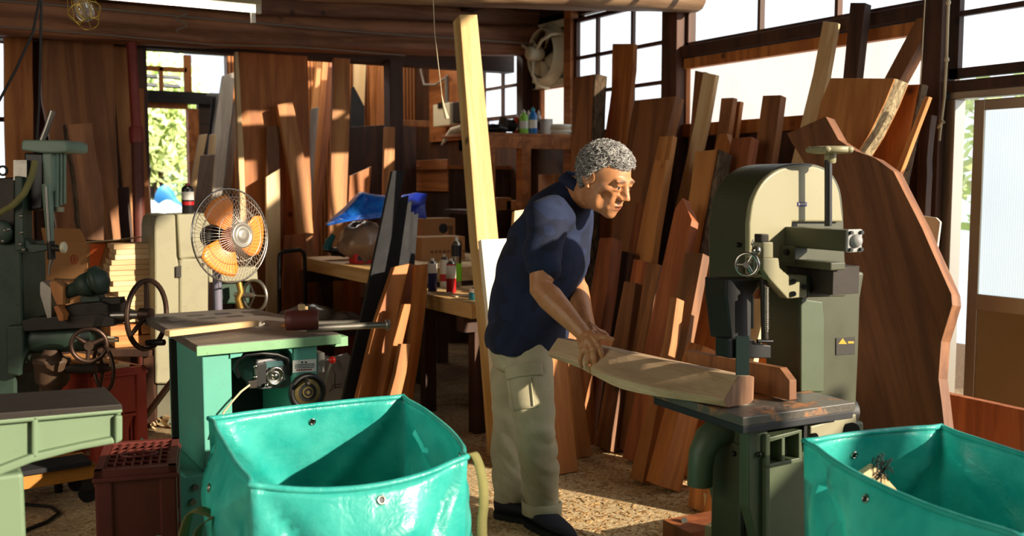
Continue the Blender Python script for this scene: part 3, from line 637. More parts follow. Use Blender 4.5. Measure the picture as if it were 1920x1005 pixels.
# upper wheel housing: an olive drum and a cream door
out = [(1404, 556), (1404, 430)] + arc_poly([(1404, 420), (1411, 375), (1430, 338), (1460, 314), (1500, 306), (1536, 310), (1560, 325), (1576, 355), (1582, 400)]) + [(1586, 520), (1512, 520), (1440, 530)]
MB().prism(bpoly(out, .185), yh * .19).build('wheel_housing', M['olive'], saw, bevel=.006)
dout = [(1405, 522), (1405, 430)] + arc_poly([(1405, 420), (1412, 377), (1431, 341), (1461, 318), (1500, 310), (1535, 314), (1558, 328), (1573, 357), (1579, 400)]) + [(1581, 416), (1486, 416), (1484, 470), (1484, 516)]
door = MB().prism(bpoly(dout, .165), yh * .022).build('wheel_door', M['cream'], saw, bevel=.006, seg=3); door['label'] = 'cream painted wheel door'
MB().prism(bpoly([(1496, 379), (1513, 379), (1513, 387), (1496, 387)], .163), yh * .003).build('name_plate', plain('navy_plate', '2a2466', .4), door)
mb = MB()
for q in range(5): mb.prism(bpoly([(1498.5 + q * 2.7, 381), (1500 + q * 2.7, 381), (1500 + q * 2.7, 384), (1498.5 + q * 2.7, 384)], .1622), yh * .001)
mb.build('lettering', M['white'], door)
for px, py, b_ in ((1352, 459, .33), (1384, 459, .22)): MB().ball(BP(px, py, b_), .008, 6).build('latch', M['black'], saw)
MB().prism([BP(1404, 522, .2) + yh * q + Z * z - xh * .002 for q, z in ((0, .02), (.17, .02), (.17, .06), (0, .06))], xh * .01).build('hinge_plate', M['olivegreen'], saw)
# tension screw and its wheel
MB().cyl(BP(1553, 300, .10), BP(1553, 424, .10), .011).build('tension_screw', M['black'], saw)
c = BP(1557, 281, .10)
mb = MB().lathe(c - Z * .011, Z, [(.045, 0), (.060, .002), (.064, .006), (.064, .016), (.060, .02), (.05, .021)], 32)
for i in range(5):
    a = i * PI * .4; mb.ball(c + (xh * math.cos(a) + yh * math.sin(a)) * .058, (.014, .014, .01), 6)
mb.lathe(c - Z * .04, Z, [(.013, 0), (.017, .004), (.017, .03)], 20).build('tension_wheel', M['cream'], saw)
# guide carriage
MB().obox(LB(.285, -.08, 1.113), xh * .05, yh * .26, Z * .060).build('guide_housing', M['olive'], saw, bevel=.004)
ep = MB().obox(LB(.283, -.088, 1.111), xh * .054, yh * .009, Z * .064).build('end_plate', plain('pale_grey_casting', '9a9c9c', .5), saw, bevel=.003)
MB().lathe(LB(.31, -.088, 1.143), -yh, [(.019, 0), (.019, .006), (.014, .014), (.004, .018)], 20).build('dome', plain('pale_grey_dome', '8d8f8f', .5), ep)
for a in (.29, .329):
    for z in (1.119, 1.166): MB().cyl(LB(a, -.086, z), LB(a, -.097, z), .0055, n=10).build('bolt', M['black'], ep)
mb = MB().obox(LB(.270, -.04, 1.058), xh * .055, yh * .22, Z * .022).obox(LB(.266, .10, 1.066), xh * .05, yh * .06, Z * .052)
mb.build('lower_guide_bar', M['olive'], saw, bevel=.003)
MB().cyl(LB(.264, .13, 1.10), LB(.256, .13, 1.10), .009).build('bolt', M['black'], saw)
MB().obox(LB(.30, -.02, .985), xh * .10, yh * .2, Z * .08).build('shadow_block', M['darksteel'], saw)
# bracket, arm and rods of the upper blade guide
MB().prism(bpoly([(1431, 484), (1460, 484), (1462, 502), (1479, 517), (1513, 517), (1513, 557), (1477, 560), (1444, 524), (1431, 506)], .06), yh * .035).build('bracket', M['cream'], saw, bevel=.003)
MB().prism(bpoly([(1431, 454), (1450, 454), (1450, 484), (1431, 484)], .065), yh * .05).build('bracket_block', M['cream'], saw, bevel=.003)
MB().prism(bpoly([(1427, 439), (1442, 439), (1442, 455), (1427, 455)], .07), yh * .03).build('cap', M['darksteel'], saw, bevel=.003)
MB().prism(bpoly([(1513, 516), (1586, 514), (1592, 548), (1584, 556), (1513, 558)], .07), yh * .13).build('guide_arm', M['olive'], saw, bevel=.004)
MB().prism(bpoly([(1521, 522), (1540, 522), (1540, 552), (1521, 552)], .068), yh * .01).build('recess_plate', M['darksteel'], saw)
MB().prism(bpoly([(1546, 522), (1573, 522), (1573, 518), (1587, 520), (1587, 532), (1573, 533), (1571, 529), (1546, 529)], .045), yh * .025).build('clamp_lever', M['cream'], saw, bevel=.003)
for px, py in ((1488, 528), (1488, 551), (1508, 538)): MB().cyl(BP(px, py, .06), BP(px, py, .05), .008, n=10).build('bolt', M['black'], saw)
# rise wheel
c = BP(1401, 496, .06); nw = (-xh * .8 - yh * .6).normalized()
mb = MB().torus(c, nw, .031, .005, 28, 8)
u = nw.cross(Z).normalized(); w = u.cross(nw)
for i in range(3):
    a = PI / 2 + i * 2 * PI / 3 + .5; mb.tube([c, c + (u * math.cos(a) + w * math.sin(a)) * .031], .0045, 8)
mb.cyl(c - nw * .04, c + nw * .012, .0085); mb.build('rise_wheel', M['chrome'], saw)
MB().prism(bpoly([(1412, 484), (1431, 484), (1431, 515), (1412, 512)], .08), yh * .03).build('wheel_bearing', M['olivegreen'], saw, bevel=.002)
mb = MB()
rp = [BP(1412, 450, .05), BP(1409, 458, .03), BP(1418, 466, .02), BP(1424, 458, .05)]; mb.tube(rp, .002, 6); mb.ball(BP(1418, 470, .06), .014, 7); mb.build('thumb_screw', M['chrome'], saw)
# black blade guard, rods and lower guide
MB().prism(bpoly([(1362, 556), (1362, 524), (1428, 524), (1412, 556), (1408, 640), (1372, 640)], .14), yh * .10).build('blade_guard', M['black'], saw, bevel=.004)
MB().cyl(BP(1432, 524, .09), BP(1434, 638, .09), .0105).build('guide_post', M['darksteel'], saw)
mb = MB()
for i in range(22): mb.torus(BP(1437, 540 + i * 3.6, .075), Z, .006, .0016, 12, 5)
mb.cyl(BP(1437, 538, .075), BP(1437, 622, .075), .0055).build('thread', M['steel'], saw)
MB().cyl(BP(1411, 556, .10), BP(1411, 616, .10), .0045).build('stop_rod', M['darksteel'], saw)
MB().prism(bpoly([(1366, 636), (1412, 636), (1420, 645), (1446, 648), (1446, 672), (1366, 672)], .09), yh * .06).build('lower_guide', M['black'], saw, bevel=.003)
MB().tube([BP(1420, 640, .08), BP(1448, 640, .07)], .006, 8).build('guide_pin', M['black'], saw)
MB().prism(bpoly([(1381, 630), (1405, 630), (1405, 704), (1381, 704)], .082), yh * .004).build('blade_strap', M['sawgreen'], saw)
MB().prism(bpoly([(1388, 500), (1403, 500), (1403, 760), (1388, 760)], .19), yh * .0012).build('blade', M['steel'], saw)
# lower body
out = [(1400, 798), (1400, 905)] + arc_poly([(1400, 915), (1408, 965), (1430, 1008), (1475, 1042), (1525, 1048), (1580, 1032), (1612, 990), (1622, 930)]) + [(1620, 790)]
MB().prism(bpoly(out, .10), yh * .19).build('lower_housing', M['olivegreen'], saw, bevel=.008)
MB().prism(bpoly([(1403, 800), (1440, 806), (1440, 1060), (1430, 1060), (1403, 950)], .06), yh * .04).build('front_rail', M['olivegreen'], saw, bevel=.004)
MB().prism([BP(1400, 808, .11) + yh * q[0] + Z * q[1] - xh * .003 for q in ((0, 0), (.035, 0), (.035, -.32), (.0, -.32))], xh * .004).build('seal', M['black'], saw)
MB().prism([BP(1400, 840, .1) + yh * q[0] + Z * q[1] - xh * .006 for q in ((-.02, 0), (.18, .012), (.18, -.008), (-.02, -.016))], xh * .005).build('strap_hinge', M['olive'], saw)
for p in (BP(1380, 850, .15) - xh * .008, BP(1423, 852, .055)): MB().ball(p, .008, 6).build('latch', M['black'], saw)
mb = MB()
for pl in ([(1436, 815), (1444, 815), (1444, 1060), (1436, 1060)], [(1436, 822), (1500, 806), (1500, 812), (1444, 829)], [(1466, 818), (1472, 816), (1472, 866), (1466, 868)], [(1436, 872), (1502, 858), (1502, 866), (1436, 880)], [(1498, 806), (1504, 806), (1504, 866), (1498, 866)]):
    mb.prism(bpoly(pl, .045), yh * .05)
mb.build('cast_frame', M['olivegreen'], saw, bevel=.002)
MB().prism(bpoly([(1520, 800), (1606, 776), (1606, 815), (1520, 850)], .05), yh * .05).build('trunnion', M['beige'], saw, bevel=.004)
MB().cyl(BP(1598, 806, .05), BP(1598, 806, .03), .022).build('tilt_lock', M['black'], saw)
MB().cyl(BP(1528, 818, .05), BP(1528, 818, .03), .01).build('bolt', M['black'], saw)
MB().obox(BP(1508, 798, .04), xh * .012, yh * .02, Z * -.06).build('tilt_lever', M['black'], saw)
MB().cyl(LB(.56, .30, .56), LB(.70, .30, .54), .055, n=20).build('motor', M['black'], saw, bevel=.006)
MB().obox(LB(.02, .02, 0), xh * .52, yh * .36, Z * .14).build('plinth', M['olive'], saw, bevel=.01)
MB().obox(LB(.10, .12, .13), xh * .38, yh * .14, Z * .49).build('pedestal', M['olive'], saw, bevel=.01)
MB().prism(bpoly([(1568, 634), (1603, 632), (1603, 664), (1568, 666)], .197), yh * .004).build('caution_plate', plain('dark_plate', '241f18', .5), saw)
MB().prism(bpoly([(1572, 645), (1580, 634), (1588, 645)], .1962), yh * .001).prism(bpoly([(1590, 640), (1601, 640), (1601, 644), (1590, 644)], .1962), yh * .001).build('caution_mark', plain('caution_yellow', 'b8901e', .5), saw)
# dust chute
pts = [BP(1372, 806, .20), BP(1350, 806, .2), BP(1328, 824, .2), BP(1316, 850, .2), BP(1313, 880, .2), BP(1312, 910, .2)]
MB().tube(pts, [.05, .048, .043, .039, .037, .037], 20).build('dust_chute', M['olivegreen'], saw)
# wooden fence on the table
q = PZ(1470, 752, .662)
fpl = lambda px, py: PP(px, py, q, xh)
MB().prism([fpl(1284, 657), fpl(1462, 690), fpl(1480, 714), fpl(1480, 750.5), fpl(1300, 712)], xh * .028).build('wooden_fence', M['brown'], bevel=.002, M=Matrix.Translation(q), label='dark wooden fence with a clipped corner standing on the bandsaw table', cat='fence')
# the log being fed
vec = P(1040, 622, 3.46) - P(1383, 708, 2.80); ax = vec.normalized(); q = PZ(1366, 764, .664)
# end face turned towards the operator's opposite side
lift = Z * (0.02 if vec.z < 0 else 0)
rs = []
crs = [(1383, 706), (1413, 707), (1412, 750), (1404, 758), (1364, 764), (1357, 752)]
e0 = [PP(px, py, q, (ax + GF * .0).normalized()) for px, py in crs]
zmin = min(p.z for p in e0)
e0 = [p + Z * (.6635 - zmin) for p in e0]
c0 = sum(e0, V()) / len(e0)
rnd_ = random.Random(5)
for i in range(15):
    t = i / 14; vv = V((vec.x, vec.y, 0)) * t + Z * (vec.z * t * .55)
    ring = []
    for j, p in enumerate(e0):
        n_ = noise.noise(V((t * 5, j * 2.1, 1))) * .006
        d = p - c0; s = 1 - .13 * t
        pp = c0 + V((d.x * s, d.y * s, d.z * (s - .06 * t))) + vv + d.normalized() * n_
        if j >= 3: pp -= xh * ((.035, .075, .06)[j - 3] * math.sin(PI * min(1, t * 1.25)) ** 1.3); pp.z -= .012 * (j == 4) * math.sin(PI * t)
        if t < .5 and pp.z < .6635: pp.z = .6635
        ring.append(pp)
    k = len(ring); fine = []
    for j in range(k): fine += [ring[j].lerp(ring[(j + 1) % k], w) for w in (0.04, .33, .66, .96)]
    rs.append(fine)
LOGC = c0; LOGV = V((vec.x, vec.y, vec.z * .55))
M['logend'] = wood('log_end_grain', '5e3a28', '9a7250', axis='Z', var=0, fig=3)
lg = MB().rings(rs, smooth=False).build('log', M['log'], M=Matrix.Translation(c0) @ (ax * -1).to_track_quat('Y', 'Z').to_matrix().to_4x4(), label='rough heavy timber pushed by the man across the bandsaw table', cat='timber')
ef = [p - ax * .0015 for p in rs[0]]
MB().prism(ef, ax * .0014).build('end_grain', M['logend'], lg)['label'] = 'rough sawn reddish end'
# offcuts on the floor
def block(label, c, ax_, ln, w, h, mat, dz=0, name='wood_block', cat='wood block', **k):
    c = V(c); a = V(ax_).normalized(); s = a.cross(Z).normalized()
    Mx = Matrix((s, a, Z)).transposed().to_4x4(); Mx.translation = V((c.x, c.y, dz))
    return MB().obox(V((c.x, c.y, dz)) - a * ln / 2 - s * w / 2, a * ln, s * w, Z * h).build(name, M[mat], bevel=.003, M=Mx, label=label, cat=cat, **k)
block('pale upright block beside the base of the bandsaw', PZ(1334, 958, 0), GF, .09, .075, .085, 'pale')
rbk = block('reddish brown beam offcut with a bolt on top, at the bottom edge', PZ(1330, 1020, 0), xh, .30, .16, .09, 'red')
MB().cyl(PZ(1283, 976, .09), PZ(1283, 976, .098), .012, n=8).build('bolt_head', M['steel'], rbk)
block('pale block lying before the bandsaw’s base', PZ(1362, 1006, .09), xh * .9 + yh * .4, .13, .10, .045, 'pale', dz=.092)
# ---------------------------------------------------------------- table saw with mint stand
TZ = .75
FL, FR, BL = PZ(370, 648, TZ), PZ(637, 626, TZ), PZ(345, 592, TZ)
uh = (FR - FL).normalized(); wh = Z.cross(uh).normalized(); UL = (FR - FL).length; WLn = (BL - FL).dot(wh)
def TS(u, w, z): return V((FL.x, FL.y, 0)) + uh * u + wh * w + Z * z
def TP(px, py, w): return PP(px, py, FL + wh * w, wh)
def tpoly(pts, w): return [TP(x, y, w) for x, y in pts]
ts = thing('table_saw', 'mint green table saw behind the left green bag', 'table saw', TS(UL / 2, WLn / 2, 0))
M['sawtop'] = paint('worn_grey_saw_top', '6f6861', .5, .5, '5a3c28', .3)
BW = .62
tt = MB().obox(TS(0, 0, TZ - .028), uh * UL, wh * BW, Z * .028).build('table_top', M['sawtop'], ts, bevel=.002); tt['label'] = 'worn grey-brown steel top'
MB().obox(TS(-.004, -.006, TZ - .036), uh * (UL + .008), wh * .008, Z * .033).build('table_edge', M['mintdark'], ts, bevel=.002)
MB().prism([TS(u, w, TZ - .03) for u, w in ((0.004, BW), (UL * .98, BW), (UL * .9, WLn + .12), (-.01, WLn + .12))], Z * .03).build('rear_plate', M['sawtop'], ts)
for r_, w in enumerate((.66, .77)):
    for k_ in range(4): MB().obox(TS(.06 + k_ * .115 + r_ * -.02, w, TZ - .002), uh * .065, wh * .05, Z * .0026).build('slot', M['black'], ts)
MB().obox(TS(UL - .01, .02, TZ - .05), uh * .05, wh * .12, Z * .035).build('side_bracket', M['mintdark'], ts)
MB().obox(TS(.02, .02, 0), uh * .10, wh * .52, Z * .716).build('column', M['mint'], ts, bevel=.004)
MB().obox(TS(.345, .02, 0), uh * .09, wh * .52, Z * .716).build('column', M['mint'], ts, bevel=.004)
MB().obox(TS(.0, .40, 0), uh * .46, wh * .03, Z * .716).build('back_panel', M['darksteel'], ts)
MB().obox(TS(.12, .03, 0), uh * .23, wh * .36, Z * .30).build('lower_cabinet', M['sawgreen'], ts)
mb = MB().prism([TS(.02, .0, 0), TS(.02, .0, .30), TS(-.05, .0, .30), TS(-.12, .0, .36), TS(-.12, .0, 0)], wh * .4); bs = mb.build('base', M['mint'], ts, bevel=.005)
for z in (.26, .21): MB().cyl(TS(-.02 if z > .23 else -.03, .0, z), TS(-.02 if z > .23 else -.03, -.012, z), .012, n=6).build('bolt', M['steel'], bs)
# arched apron under the front edge
MB().prism(tpoly([(432, 655), (548, 645), (548, 664), (538, 651), (460, 655), (452, 668), (432, 672)], .012), wh * .02).build('apron', M['mint'], ts)
# blade
bc = PZ(478, 612, TZ) - Z * .098
pts = []
for i in range(96):
    a = i / 96 * 2 * PI; r_ = .112 + (.005 if i % 2 else -.004); pts.append(bc + uh * math.cos(a) * r_ + Z * math.sin(a) * r_)
MB().prism(pts, wh * .0025).build('saw_blade', M['steel'], ts)['label'] = 'toothed blade rising through the top'
# motor and dial
mo = MB().prism(tpoly([(482, 676), (528, 668), (540, 674), (545, 690), (545, 722), (536, 728), (487, 730), (474, 722), (474, 700)], .06), wh * .12).build('motor', plain('grey_cast_motor', '77777a', .45, .4), ts, bevel=.006)
MB().prism(tpoly([(476, 684), (500, 680), (500, 726), (476, 726)], .045), wh * .02).build('motor_clamp', M['black'], mo, bevel=.003)
MB().prism(tpoly([(497, 679), (530, 676), (532, 686), (499, 690)], .05), wh * .01).build('teal_plate', plain('teal_plate', '2f5a5c', .5), mo)
c = TP(516, 705, .05)
MB().torus(c, wh, .030, .006, 28, 8).lathe(c + wh * .005, -wh, [(.03, 0), (.03, .004), (.022, .006), (.022, .002), (.012, .004), (.011, .012), (.004, .013)], 24).build('dial', M['chrome'], mo)
mb = MB()
for px, py in ((479, 687), (479, 707), (500, 722)): mb.ball(TP(px, py, .03), .0085, 6)
mb.tube([TP(479, 690, .03), TP(480, 706, .03)], .004, 6); mb.build('clamp_screw', M['chrome'], mo)
MB().prism(tpoly([(465, 715), (482, 713), (482, 728), (468, 729)], .02), wh * .03).build('cable_gland', M['darksteel'], mo, bevel=.002)
MB().tube([TP(448, 706, .1), TP(440, 690, .08), TP(446, 675, .05), TP(462, 665, .04), TP(490, 662, .04), TP(520, 665, .04), TP(538, 672, .04), TP(545, 690, .04), TP(544, 702, .05)], .0085, 8).build('hose', M['black'], mo)
MB().tube([TP(468, 722, .02), TP(452, 734, .0), TP(436, 752, -.005), TP(420, 772, -.01), TP(404, 820, -.01)], .004, 6).build('supply_cord', M['rope'], mo)
pl = MB().prism(tpoly([(549, 676), (593, 673), (593, 696), (549, 699)], .0175), wh * .002).build('warning_plate', plain('plate_white', 'd8dcd4', .5), ts)
mb = MB(); mr_ = MB()
for px in (565, 572): mb.prism(tpoly([(px, 678), (px + 3.5, 678), (px + 3.5, 681), (px, 681)], .0165), wh * .001)
rr = random.Random(2)
for row in range(3):
    x = 553
    while x < 588:
        w_ = rr.uniform(.8, 2.2); y = 683.5 + row * 3 - (x - 549) * .05; mb.prism(tpoly([(x, y), (x + w_, y), (x + w_, y + 1.5), (x, y + 1.5)], .0165), wh * .001); x += w_ + .7
for q in range(7): x = 556 + q * 4.3; y = 693 - (x - 549) * .05; mr_.prism(tpoly([(x, y), (x + 3, y), (x + 3, y + 2.6), (x, y + 2.6)], .0165), wh * .001)
mb.build('lettering', M['black'], pl); mr_.build('red_lettering', plain('dark_red_ink', '7a2a22', .6), pl)
MB().prism(tpoly([(595, 662), (609, 661), (609, 698), (595, 699)], .03), wh * .08).build('switch_box', plain('grey_box', '8d8d84', .5), ts, bevel=.003)
# hand wheel
c = TP(578, 736, -.045)
hw = MB().lathe(c + wh * .02, -wh, [(.01, 0), (.066, 0), (.07, .008), (.068, .018), (.056, .022), (.048, .014)], 36).build('hand_wheel', M['black'], ts)
MB().lathe(c + wh * .01, -wh, [(.049, 0), (.047, .006), (.02, .002), (.02, .008), (.016, .010), (.016, .006), (.008, .008), (.006, .012)], 32).build('wheel_face', paint('dusty_brass', '8a7a4c', .5, .4, '3a3020', .5), hw)
MB().cyl(TP(574, 712, -.05), TP(577, 719, -.10), .0085).ball(TP(577, 719, -.10), .009, 7).build('wheel_knob', M['darksteel'], hw)
MB().cyl(c, c + wh * .09, .014).build('axle', M['darksteel'], hw)
lv = MB().tube([TP(607, 722, .02), TP(613, 705, .0), TP(621, 680, -.01)], .0045, 8).build('lever', M['steel'], ts)
MB().ball(TP(623, 675, -.012), .0135, 10).build('knob', M['red_plastic'], lv)['label'] = 'round red knob'
MB().tube([TP(620, 682, 0), TP(628, 700, 0), TP(628, 728, 0), TP(618, 734, 0), TP(625, 722, -.01), TP(642, 720, -.02), TP(641, 726, -.02), TP(626, 726, -.01)], .0018, 6).build('wire_hook', M['darksteel'], ts)
# things lying on the saw
a, b_ = PZ(318, 632, TZ + .02), PZ(500, 610, TZ + .02); d = (b_ - a).normalized(); s = Z.cross(d)
MB().prism([a, a + d * .36, a + d * .36 + s * .02, a + s * .035], Z * .022).build('stick', M['pale'], M=Matrix.Translation(a) @ d.to_track_quat('Z', 'Y').to_matrix().to_4x4(), label='long pale tapered stick lying across the table saw', cat='stick', bevel=.002)
a = PZ(536, 618, TZ)
block('flat wooden block under the mallet head', PZ(562, 612, TZ), uh * .9 - wh * .5, .13, .07, .012, 'tan', dz=TZ + .0008)
mt = thing('mallet', 'brown-headed mallet with pale handle lying on the table saw', 'mallet', PZ(566, 612, TZ))
hd = (uh * .93 - wh * .36).normalized(); hz = TZ + .052; hc = PP(566, 600, (0, 0, hz), Z)
MB().lathe(hc - hd * .06, hd, [(.030, 0), (.037, .004), (.038, .03), (.038, .09), (.037, .114), (.033, .12)], 24).build('head', paint('red_brown_wood_head', '5a261c', .45, .2, '2a120c'), mt)
sd = (wh * .93 + uh * .36).normalized()
MB().bar(hc - sd * .028, hc + sd * .27 + Z * .004, .030, .03).build('handle', M['pale'], mt, bevel=.003)
MB().cbox(hc + Z * .046, uh * .02, wh * .016, Z * .024).build('wedge', M['pale'], mt)
cb = thing('clamp_bar', 'steel bar clamp with disc end overhanging the table saw’s right side', 'clamp', PZ(610, 612, TZ))
a = PZ(575, 616, TZ + .02); e = a + (PZ(722, 609, TZ + .02) - a)
MB().cyl(a, e, .0125).build('bar', M['steel'], cb)
MB().lathe(e, (e - a), [(.0125, 0), (.02, .003), (.021, .012), (.016, .018), (.006, .02)], 20).build('end_disc', M['steel'], cb)
a2 = PZ(570, 607, TZ + .02); MB().cyl(a2, PZ(674, 604, TZ + .02), .0095).build('rod', M['steel'], cb)
# ---------------------------------------------------------------- old beige machine, behind
Yb = 5.45
def YP(px, py, dy=0): return PY(px, py, Yb + dy)
def ypoly(pts, dy=0): return [YP(x, y, dy) for x, y in pts]
bm_ = thing('planing_machine', 'old beige cast-iron machine behind the orange fan', 'machine', V((YP(340, 700).x, Yb + .2, 0)))
out = [(291, 720), (289, 440)] + arc_poly([(289, 425), (293, 408), (304, 403), (325, 402)], 4) + [(329, 402), (332, 480), (337, 500), (338, 720)]
MB().prism(ypoly(out), Y * .35).build('upright_cover', M['beige'], bm_, bevel=.012)
MB().prism(ypoly([(331, 402), (392, 400), (396, 480), (336, 486)], .02), Y * .3).build('upper_body', M['beige'], bm_, bevel=.01)
MB().prism(ypoly([(336, 490), (340, 485), (388, 484), (391, 492), (391, 620), (336, 620)], -.01), Y * .3).build('front_box', M['beige'], bm_, bevel=.012)
MB().cyl(YP(380, 496, -.01), YP(380, 496, -.02), .009, n=10).build('box_screw', M['black'], bm_)
MB().prism(ypoly([(330, 500), (340, 498), (340, 520), (330, 520)], -.012), Y * .03).build('hinge', M['darksteel'], bm_)
MB().prism([(p.x, p.y, 0) for p in ()] or ypoly([(295, 600), (400, 600), (400, 830), (295, 830)], .04), Y * .26).build('stand', paint('dark_beige', '5d5a48', .5, .4, '201a12'), bm_)
MB().prism(ypoly([(390, 504), (482, 500), (484, 526), (392, 530)], .0), Y * .10).build('cross_arm', M['beige'], bm_, bevel=.006)
MB().prism(ypoly([(410, 530), (470, 528), (468, 570), (408, 570)], .05), Y * .1).build('bracket', M['sawgreen'], bm_, bevel=.01)
mb = MB(); c = YP(478, 554, -.03); mb.torus(c, (Y * .5 + X * .87), .085, .009)
for i in range(3):
    a = i * 2 * PI / 3; mb.tube([c, c + ((Y * -.87 + X * .5) * math.cos(a) + Z * math.sin(a)) * .085], .006, 6)
mb.build('hand_wheel', M['steel'], bm_)
MB().cyl(c, YP(440, 552, .06), .015).build('wheel_shaft', M['steel'], bm_)
MB().tube([YP(448, 530, -.04), YP(452, 548, -.05), YP(446, 560, -.05), YP(452, 580, -.05)], .018, 8).build('brass_fitting', paint('brass_fitting', '9a7a3a', .4, .3, '3a2810', .8), bm_)
# spray can standing on it
def spray(name, label, base, r, h, colours, capc, tilt=None):
    t = thing(name, label, 'spray can', base)
    c = V(base); z0 = 0
    bd = MB().lathe(c, Z, [(r * .9, 0), (r, .004), (r, h * .80), (r * .93, h * .84)], 24).build('body', M[colours[0]] if isinstance(colours[0], str) else colours[0], t)
    for mt_, a0, a1 in colours[1:]:
        MB().lathe(c + Z * a0 * h, Z, [(r * 1.008, 0), (r * 1.01, 0.001), (r * 1.01, (a1 - a0) * h)], 24).build('label_band', mt_, t)
    MB().lathe(c + Z * h * .84, Z, [(r * .95, 0), (r * .8, h * .04), (r * .45, h * .075), (r * .42, h * .09)], 20).build('shoulder', M['chrome'], t)
    MB().lathe(c + Z * h * .93, Z, [(r * .36, 0), (r * .36, h * .05), (r * .3, h * .07), (.001, h * .071)], 16).build('nozzle', capc, t)
    return t
cw, cr, ck, cg, cbl = plain('print_white', 'd8d4ca', .4), plain('print_red', 'b01820', .4), plain('print_black', '17161a', .4), plain('print_green', '7fc81e', .4), plain('print_navy', '1c1f5a', .4)
bt = YP(353, 404, .12); bt.z = YP(353, 403, 0).z + .004
spray('spray_can', 'black and red spray can standing on the old beige machine', bt, .032, .165, [ck, (cw, .45, .72), (cr, .28, .40)], cr)
# ---------------------------------------------------------------- pedestal fan
fc = P(433, 442, 4.35)
fn = (RGT * .80 - GF * .56 + Z * .06).normalized()
fu = (Z - fn * Z.dot(fn)).normalized(); fs = fn.cross(fu)
fan = thing('pedestal_fan', 'wire-caged fan with orange blades on a grey pole', 'fan', (P(402, 700, 4.35).x, P(402, 700, 4.35).y, 0))
R_ = .205
def cage(sgn, depth, rin, name):
    mb = MB(); n_ = 60
    for i in range(n_):
        a = 2 * PI * i / n_; e = fu * math.cos(a) + fs * math.sin(a)
        mb.tube([fc + e * (R_ * s) + fn * (sgn * depth * (1 - s ** 3)) for s in (rin, .5, .72, .88, 1.0)], .0009, 4)
    for s in (.55, .82): mb.torus(fc + fn * (sgn * depth * (1 - s ** 3)), fn, R_ * s, .0014, 48, 5)
    return mb.build(name, plain('wire_chrome_' + name, 'd8cfc2', .3, .6), fan)
cage(1, .075, .27, 'front_cage'); cage(-1, .065, .30, 'rear_cage')
MB().torus(fc, fn, R_, .004, 56, 8).build('cage_rim', M['chrome'], fan)
MB().lathe(fc + fn * .072, fn, [(.057, 0), (.056, .006), (.045, .010), (.044, .006), (.03, .008), (.028, .012), (.012, .013)], 28).build('centre_badge', plain('silver_badge', 'a9a49a', .35, .6), fan)
m, nt, b = mat_new('translucent_orange_blade'); b.inputs['Base Color'].default_value = lin('ff9a3a'); b.inputs['Roughness'].default_value = .3; b.inputs['Transmission Weight'].default_value = .15
b.inputs['Subsurface Weight'].default_value = .0; M['blade'] = m
for k_ in range(3):
    a0 = k_ * 2 * PI / 3 + .35; mb = MB(); g = []
    for i in range(9):
        r_ = .03 + (.178 - .03) * i / 8; row = []
        for j in range(9):
            s = j / 8 - .5; wd = (1.35 if i > 0 else .9) * (1 - .25 * max(0, (i - 6) / 2) * abs(s) * 2)
            a = a0 + s * wd + .15 * i / 8; e = fu * math.cos(a) + fs * math.sin(a)
            row.append(fc + e * r_ + fn * (.005 + .030 * s))
        g.append(row)
    vs = [p for r in g for p in r]; fs_ = [(i * 9 + j, i * 9 + j + 1, i * 9 + j + 10, i * 9 + j + 9) for i in range(8) for j in range(8)]
    mb.add(vs, fs_, True); mb.build('blade', M['blade'], fan, solid=.003)
MB().lathe(fc - fn * .02, fn, [(.036, 0), (.036, .035), (.03, .045), (.01, .048)], 24).build('hub', M['fanorange'], fan)
MB().lathe(fc - fn * .16, fn, [(.02, 0), (.05, .012), (.056, .05), (.05, .085), (.03, .10)], 24).build('motor', M['black'], fan)
pb = fc - fn * .10; pf = V((pb.x, pb.y, 0))
MB().cyl(V((pb.x, pb.y, .02)), pb - Z * .03, .020).build('pole', paint('bluish_grey_pole', '6d6a7a', .4, .2, '2a2830'), fan)
MB().lathe(pf, Z, [(.17, 0), (.17, .015), (.15, .03), (.03, .045)], 32).build('base', M['black'], fan)
# ---------------------------------------------------------------- green mortising machine at the far left
D0 = 4.12
def FP(px, py, d=0): return PP(px, py, CAM + GF * (D0 + d), GF)
def fpoly(pts, d=0): return [FP(x, y, d) for x, y in pts]
mm = thing('mortising_machine', 'dark green mortising machine with many handwheels at the far left', 'mortiser', (FP(20, 900).x, FP(20, 900, .2).y, 0))
col_ = [FP(-30, 455), FP(40, 455), FP(44, 620), FP(30, 700)]; bl_ = FP(26, 923); bl_.z = 0; bl2 = FP(-40, 923); bl2.z = 0
MB().prism(col_ + [bl_, bl2], GF * .22).build('column', M['oldgreen'], mm, bevel=.01)
MB().prism(fpoly([(27, 330), (42, 332), (45, 470), (27, 470)], -.03), GF * .08).build('head_slide', M['oldgreen'], mm, bevel=.004)
MB().prism(fpoly([(-20, 335), (28, 332), (28, 470), (-20, 470)], .04), GF * .12).build('head_block', M['darksteel'], mm, bevel=.006)
MB().torus(FP(5, 320, 0), GF, .018, .005, 20, 6).build('lifting_eye', M['black'], mm)
MB().prism(fpoly([(25, 300), (50, 300), (50, 338), (25, 338)], .0), GF * .03).build('switch_plate', M['steel'], mm)
mb = MB(); cx = FP(84, 330, .09)
hd_ = MB().prism(fpoly([(39, 282), (40, 264), (46, 262), (118, 263), (127, 268), (127, 283), (122, 286), (100, 287), (78, 287)], -.02), GF * .2).build('motor_cap', M['drillgreen'], mm, bevel=.008, seg=3)
MB().prism(fpoly([(44, 286), (82, 287), (82, 345), (80, 392), (52, 396), (48, 340)], .02), GF * .14).build('motor_body', M['black'], mm, bevel=.008)
